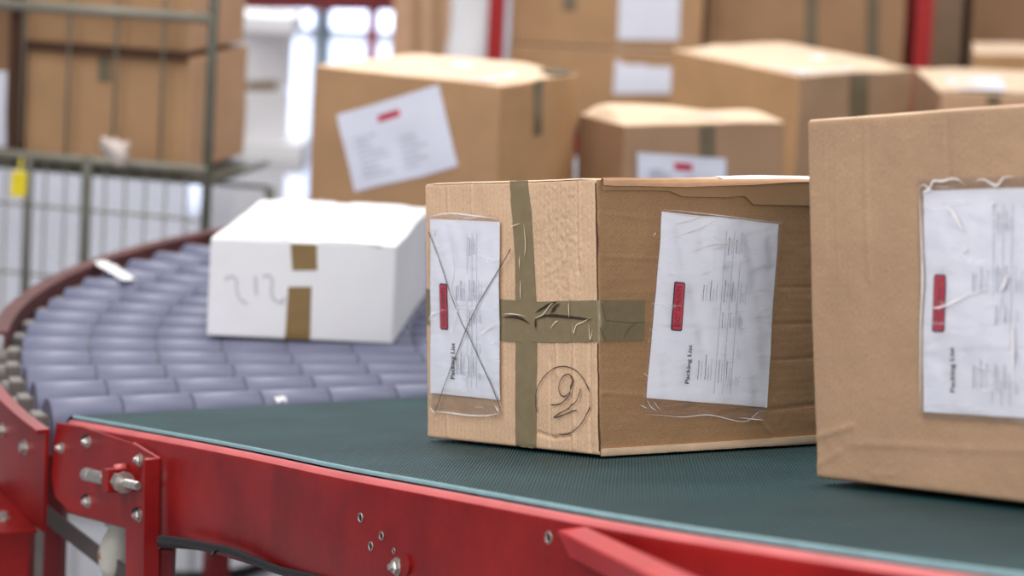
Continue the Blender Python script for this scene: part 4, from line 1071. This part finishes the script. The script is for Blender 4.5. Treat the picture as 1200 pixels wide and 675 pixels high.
# distant rack frame: dark red beam with red and green uprights
zz = 15.0
dr_ = thing('storage_rack', 'distant empty rack frame, dark red beam across one green and one red upright', 'rack', V((P(380, 60, zz).x, P(380, 60, zz).y, 0)))
def post(px, z, w, mat, name, parent, h=3.2):
    p = P(px, 60, z); mb = MB(); mb.box((p.x-w/2, p.y, 0), (w, 0, 0), (0, w, 0), (0, 0, h)); return mb.build(name, mat, parent)
post(380, zz, .055, M['green_post'], 'upright', dr_); post(435, zz-.1, .06, M['red_post'], 'upright', dr_); 
pa, pb = P(270, -2, zz-.2), P(640, 2, zz-.2)
pa, pb = P(270, 11, zz-.2), P(520, 14, zz-.2)
mb = MB(); mb.hexa([pa, pb, pb+V((0, .08, 0)), pa+V((0, .08, 0)), pa+V((0, 0, .3)), pb+V((0, 0, .3)), pb+V((0, .08, .3)), pa+V((0, .08, .3))]); mb.build('cross_beam', M['red_dark'], dr_)

# two stacked white cartons on the floor, left
zf = 13.0
w2 = level_carton((283, 108), None, (341, 106), zf, base_h=.0, depth=.34, r=.008, warp=.003, seed=41)
w2.h = {}
h_low = w2.top[0].z
def stack_at(x0, x1, yt, z, H, dep, base=None, seed=0):
    return level_carton((x0, yt), None, (x1, yt), z, H=H if base is None else None, base_h=base, depth=dep, r=.008, warp=.003, seed=seed)
yb_ = P(283, 167, zf).z
plt = thing('pallet_stand', 'low pale stand on the floor under the two white cartons', 'stand', V((w2.base[0].x, w2.base[0].y, 0)))
mb = MB(); mb.box(V((w2.base[0].x-.02, w2.base[0].y-.02, 0)), (.34, 0, 0), (0, .42, 0), (0, 0, max(.02, yb_))); mb.build('stand_body', M['card_white'], plt)
for p in w2.base: p.z = max(.02, yb_)
w2.Lc = (w2.top[0]-w2.base[0]).length
tw = far_box(w2, 'white carton, lower of the pair stacked far left', {'*': M['card_white']}, None, .06)
w3 = level_carton((276, 37), None, (345, 36), zf-.02, base_h=h_low+.005, depth=.42, r=.008, warp=.003, seed=42)
tw3 = far_box(w3, 'white carton with brown tape at its foot, upper of the white pair far left', {'*': M['card_white']}, None, .06)
w4 = level_carton((268, 17), None, (345, 17), zf-.05, H=.09, depth=.50, r=.008, warp=.003, seed=43)
for p in w4.base: p.z = w3.top[0].z+.004
w4.Lc = (w4.top[0]-w4.base[0]).length
far_box(w4, 'shallow bright white carton lid on top of the white pair far left', {'*': M['card_white']}, None, .06, 'carton_lid')
w3.sheet('R', [(287, 106), (325, 105), (325, 95), (287, 96)], .004, 'tape_strip', M['tape_gold'], tw3, 4, 2)

# ================================================================== ROLL CAGE with cartons, left
zc = 6.55
cg = thing('roll_cage', 'grey wire roll cage beside the roller curve holding two big brown cartons', 'roll cage', V((P(245, 200, zc).x, P(245, 200, zc).y, 0)))
fr_r = P(243, 200, zc); fr_l = P(-60, 188, zc+.16)
cdx = (fr_l-fr_r); cdx.z = 0; cw = cdx.length; cdx.normalize(); cdy = V((cdx.y, -cdx.x, 0))
if cdy.y < 0: cdy = -cdy
CG0 = V((fr_r.x, fr_r.y, 0))
def cp(u, v, z): return CG0+cdx*u+cdy*v+V((0, 0, z))
dep = .52
lean = V((0, 0, 0))
for u, v in ((0, 0), (cw, 0), (0, dep), (cw, dep)):
    mb = MB(); mb.tube([cp(u, v, .12), cp(u, v, 1.85 if v == 0 else .70)], .013, 12); mb.build('corner_post', M['galv'], cg, smooth=True)
    mb = MB(); mb.tube([cp(u-.015, v+.0, .06), cp(u+.015, v, .06)], .06, 18); mb.build('castor_wheel', M['black'], cg, smooth=False)
def zat(px, py, z): return P(px, py, z).z
z_gate = zat(200, 197, zc); z_top = zat(120, 14, zc)
def uof(px): 
    # u along front plane whose pixel column is px (at gate height)
    lo, hi = -.5, cw+.5
    for _ in range(40):
        m = (lo+hi)/2
        if proj(cp(m, 0, z_gate))[0] > px: lo = m
        else: hi = m
    return lo
mb = MB(); mb.tube([cp(0, -.01, z_gate), cp(cw, -.01, z_gate)], .013, 10); mb.build('gate_rail', M['wire'], cg, smooth=True)
mb = MB(); mb.tube([cp(0, 0, z_top), cp(cw, 0, z_top)], .014, 10); mb.build('top_rail', M['wire'], cg, smooth=True)
mb = MB(); mb.tube([cp(0, dep, .70), cp(cw, dep, .70)], .006, 10); mb.build('back_rail', M['galv'], cg, smooth=True)
mb = MB()
uu = .055
while uu < cw:
    mb.tube([cp(uu, -.004, .25), cp(uu, -.004, z_gate)], .0030, 6); uu += .055
for zr in (.3, .5, .68): mb.tube([cp(0, -.006, zr), cp(cw, -.006, zr)], .004, 6)
mb.build('gate_mesh', M['wire'], cg, label='vertical wires of the lower gate')
mb = MB()
for px in (22, 75, 130, 185):
    u = uof(px); mb.tube([cp(u, .01, z_gate), cp(u, .01, 1.85)], .0042, 8)
mb.build('upper_wires', M['wire'], cg, smooth=True)
u105 = uof(106); mb = MB(); mb.tube([cp(u105, -.02, .2), cp(u105, -.02, z_gate+.01)], .014, 10); mb.build('gate_stile', M['galv'], cg, smooth=True)
u33 = uof(38); mb = MB(); mb.tube([cp(u33, -.02, .2), cp(u33, -.02, z_gate)], .010, 10); mb.build('gate_stile', M['galv'], cg, smooth=True)
mb = MB(); mb.box(cp(0, 0, .12), cdx*cw, cdy*dep, V((0, 0, .03))); mb.build('base_tray', M['galv'], cg)
z_sh = zat(120, 196, zc+.1)
mb = MB(); mb.box(cp(0, .03, z_sh-.025), cdx*cw, cdy*(dep-.05), V((0, 0, .012))); mb.build('shelf', M['galv'], cg)
# cartons in the cage
A0 = P(210, 66, zc+.10); hz = A0.z
def cage_box(z0, z1, pxA, pxL, vfront, dep_, seed, extra=0):
    u0, u1 = uof(pxA), uof(pxL)
    a, l = cp(u0, vfront, 0), cp(u1, vfront, 0)
    back = cp(u0, vfront+dep_, 0)-cp(u0, vfront, 0)
    base = [l, l+back, a, a+back]            # A=left front, D=right front, B=back
    return Carton([V((p.x, p.y, z0)) for p in base], [V((p.x, p.y, z1)) for p in base], r=.006, warp=.004, seed=seed)
z_mid = zat(120, 62, zc+.06)
k1 = cage_box(z_sh, z_mid, 212, 17, .06, .44, 51)
tk1 = far_box(k1, 'large brown carton in the roll cage, lower of two', {'L2': M['card_g'], 'R': M['card_a'], 'T': M['card_e'], '*': M['card_c']}, 'brown cartons in the roll cage', .05)
k2 = cage_box(z_mid+.012, z_mid+.42, 206, 12, .07, .43, 52)
tk2 = far_box(k2, 'large brown carton in the roll cage, upper of two, cut by the picture top', {'R': M['card_a'], 'L2': M['card_g'], '*': M['card_c']}, 'brown cartons in the roll cage', .05)
mb = MB(); o_ = cp(uof(207), .035, z_mid-.008); mb.box(o_, cp(uof(14), .035, z_mid-.008)-o_, cdy*.02, V((0, 0, .024))); mb.build('open_flap', M['card_dark'], tk1, label='dark gap under the lid flap')
k1.sheet('R', [(116, 95), (131, 95), (131, 66), (116, 66)], .004, 'tape_strip', M['tape_far'], tk1, 2, 2)
# things left of them in the cage
k3 = cage_box(z_sh, z_sh+.60, 8, -55, .10, .5, 53)
tk3 = far_box(k3, 'dark brown carton with a white sheet at the left edge, inside the roll cage', {'*': M['card_e']}, None, .05)
k3.sheet('R', [(-20, 172), (8, 172), (9, 83), (-20, 83)], .004, 'document_sheet', M['paper_far'], tk3, 2, 2)
mb = MB(); u = uof(13); mb.box(cp(u, .035, z_sh), cdx*.03, cdy*.02, V((0, 0, .75))); mb.build('dark_divider', M['card_dark'], cg)
# crumpled pale paper on gate rail
vs, fs = [], []; cpp = P(138, 178, zc-.04); bm = bmesh.new(); bmesh.ops.create_icosphere(bm, subdivisions=3, radius=1)
for v in bm.verts:
    n_ = noise.noise(v.co*1.7); v.co = V((v.co.x*.036*(1+n_), v.co.y*.02, v.co.z*.026*(1+1.1*n_)))
    v.co.z += -v.co.x*.5 if v.co.x < 0 else -v.co.x*.2
vs = [v.co+cpp for v in bm.verts]; fs = [tuple(v.index for v in f.verts) for f in bm.faces]; bm.free()
pp_ = mk('crumpled_paper', vs, fs, M['greyscrap'], None, origin=tuple(cpp)); tag(pp_, 'crumpled pale paper scrap caught on the rail of the roll cage', 'paper')
# yellow tag
yp = P(22, 215, zc-.05); mb = MB()
mb.hexa([yp+V(q) for q in ((-.022, 0, -.035), (.018, 0, -.035), (.018, .006, -.035), (-.022, .006, -.035), (-.02, 0, .03), (.02, 0, .03), (.02, .006, .03), (-.02, .006, .03))])
yt = thing('yellow_tag', 'yellow plastic tag hanging on the wire gate of the roll cage', 'tag', yp); bevel(mb.build('tag_plate', M['yellow'], yt), .004, 3)
mb = MB(); mb.tube([yp+V((0, .003, .03)), yp+V((0, .03, .06))], .003, 6); mb.build('tag_loop', M['yellow'], yt)

# scraps of plastic on the rollers
def scrap(px, py, w, d, rot, name, label, mat=None, plane='g'):
    p = G(px, py) if plane == 'g' else Bt(px, py); up_ = UP if plane == 'g' else UB
    vs, fs = [], []
    e1 = V((math.cos(rot), math.sin(rot), 0)); e1 = (e1-up_*e1.dot(up_)).normalized(); e2 = up_.cross(e1)
    n = 10
    for i in range(n+1):
        for j in range(n+1):
            a, b = (i/n-.5)*w, (j/n-.5)*d
            k = 1+.25*noise.noise(V((i, j, px))); vs.append(p+e1*a*k+e2*b*k+up_*(.006+.012*abs(noise.noise(V((i*.5, j*.5, py))))))
    for i in range(n):
        for j in range(n): a = i*(n+1)+j; fs.append((a, a+n+1, a+n+2, a+1))
    o = mk(name, vs, fs, mat or M['card_white'], None, origin=tuple(p)); tag(o, label, 'scrap'); return o
scrap(134, 321, .03, .20, .45, 'plastic_scrap', 'white plastic scrap lying on the far rollers near the worn red rail')
scrap(329, 474, .016, .022, .3, 'paper_scrap', 'tiny white scrap on the last roller beside the green belt', plane='g')

# ================================================================== SETTING
def struct(o): o['kind'] = 'structure'; return o
mb = MB(); mb.box((-12, -3, -.1), (26, 0, 0), (0, 27, 0), (0, 0, .1)); struct(mb.build('floor', M['floor']))
YB = 21.0
mb = MB(); mb.box((-12, YB, 0), (26, 0, 0), (0, .2, 0), (0, 0, 7)); struct(mb.build('wall_back', M['wall']))
mb = MB(); mb.box((-12.2, -3, 0), (.2, 0, 0), (0, 24, 0), (0, 0, 7)); struct(mb.build('wall_left', M['wall']))
for i, (x0, x1) in enumerate(((-2.6, -1.66), (-1.6, -.6))):
    mb = MB(); mb.box((x0, YB-.03, .05), (x1-x0, 0, 0), (0, .02, 0), (0, 0, 3.2)); struct(mb.build('window_%d' % (i+1), M['glow']))
    mb = MB()
    for (a, w, z0, z1) in ((x0-.05, .05, 0, 3.3), (x1, .05, 0, 3.3)): mb.box((a, YB-.06, z0), (w, 0, 0), (0, .05, 0), (0, 0, z1-z0))
    mb.box((x0-.05, YB-.06, 3.25), (x1-x0+.1, 0, 0), (0, .05, 0), (0, 0, .06)); struct(mb.build('trim_%d' % (i+1), M['wall']))
# cable lying on the floor under the belt
fp = [G(x, y, .006) for x, y in ((205, 673), (240, 674), (270, 672), (300, 666), (330, 655))]
mb = MB(); mb.tube(catmull([G(x, y, .012) for x, y in ((150, 668), (205, 674), (245, 674), (275, 671), (300, 664), (318, 655), (330, 640))], 6), .012, 8)
cbf = mb.build('floor_cable', M['black'], None, smooth=True); tag(cbf, 'black cable curling across the pale floor under the red frame', 'cable')

# ================================================================== LIGHT
w = D.worlds.new('World'); bpy.context.scene.world = w; w.use_nodes = True
bg = w.node_tree.nodes['Background']; bg.inputs[0].default_value = (.93, .96, 1.0, 1); bg.inputs[1].default_value = .46
def area(name, loc, tgt, sx, sy, e, col=(1, 1, 1)):
    l = D.lights.new(name, 'AREA'); l.shape = 'RECTANGLE'; l.size = sx; l.size_y = sy; l.energy = e; l.color = col
    o = D.objects.new(name, l); COL.objects.link(o); o.location = loc
    o.rotation_euler = (V(tgt)-V(loc)).to_track_quat('-Z', 'Y').to_euler(); return o
area('roof_or_fill_light', (-2.0, 2.0, 4.6), (-.2, 3.6, .9), 1.2, 5, 170, (1, .97, .94))
area('roof_or_fill_light', (1.6, 5.5, 5.0), (.6, 5.5, .8), 1.2, 7, 190, (1, .97, .92))
area('roof_or_fill_light', (-2.2, 16.5, 4.5), (-2.2, 17.5, 0), 4, 4, 650, (.92, .95, 1))  # added light to brighten the far floor and back wall
area('roof_or_fill_light', (-1.5, 9.5, 5.0), (-1.5, 9.5, 0), 1.2, 6, 260, (1, .98, .96))
area('roof_or_fill_light', (-3.2, .2, 2.8), (0, 3.2, .8), 1.6, 1.6, 34, (1, .96, .92))  # soft key from the left front, an unseen source
area('roof_or_fill_light', (.8, -1.5, 3.6), (.2, 3.0, .8), 3.0, 1.0, 14, (1, .98, .96))  # weak fill from the front, an unseen source
area('roof_or_fill_light', (.45, -1.3, 2.3), (.25, 3.1, .9), 1.2, 1.2, 82, (1, .98, .97))  # fill added to brighten the main carton's right face

# ================================================================== CAMERA
cam = D.cameras.new('Camera'); co = D.objects.new('Camera', cam); COL.objects.link(co); bpy.context.scene.camera = co
cam.sensor_width = 36; cam.lens = 90; cam.shift_y = -(337.5-PY)/1200; cam.shift_x = 0
cx, cy, cz = wd(V((1, 0, 0))), wd(V((0, -1, 0))), wd(V((0, 0, -1)))
m = Matrix(((cx.x, cy.x, cz.x, ORG.x), (cx.y, cy.y, cz.y, ORG.y), (cx.z, cy.z, cz.z, ORG.z), (0, 0, 0, 1)))
co.matrix_world = m
cam.clip_start = .05; cam.clip_end = 100
cam.dof.use_dof = True; cam.dof.focus_distance = 2.98; cam.dof.aperture_fstop = 4.0; cam.dof.aperture_blades = 9
sc = bpy.context.scene
sc.view_settings.view_transform = 'Standard'; sc.view_settings.look = 'None'; sc.view_settings.exposure = -.1; sc.view_settings.gamma = 1
sc.cycles.use_denoising = True
sc.cycles.max_bounces = 8; sc.cycles.transparent_max_bounces = 12
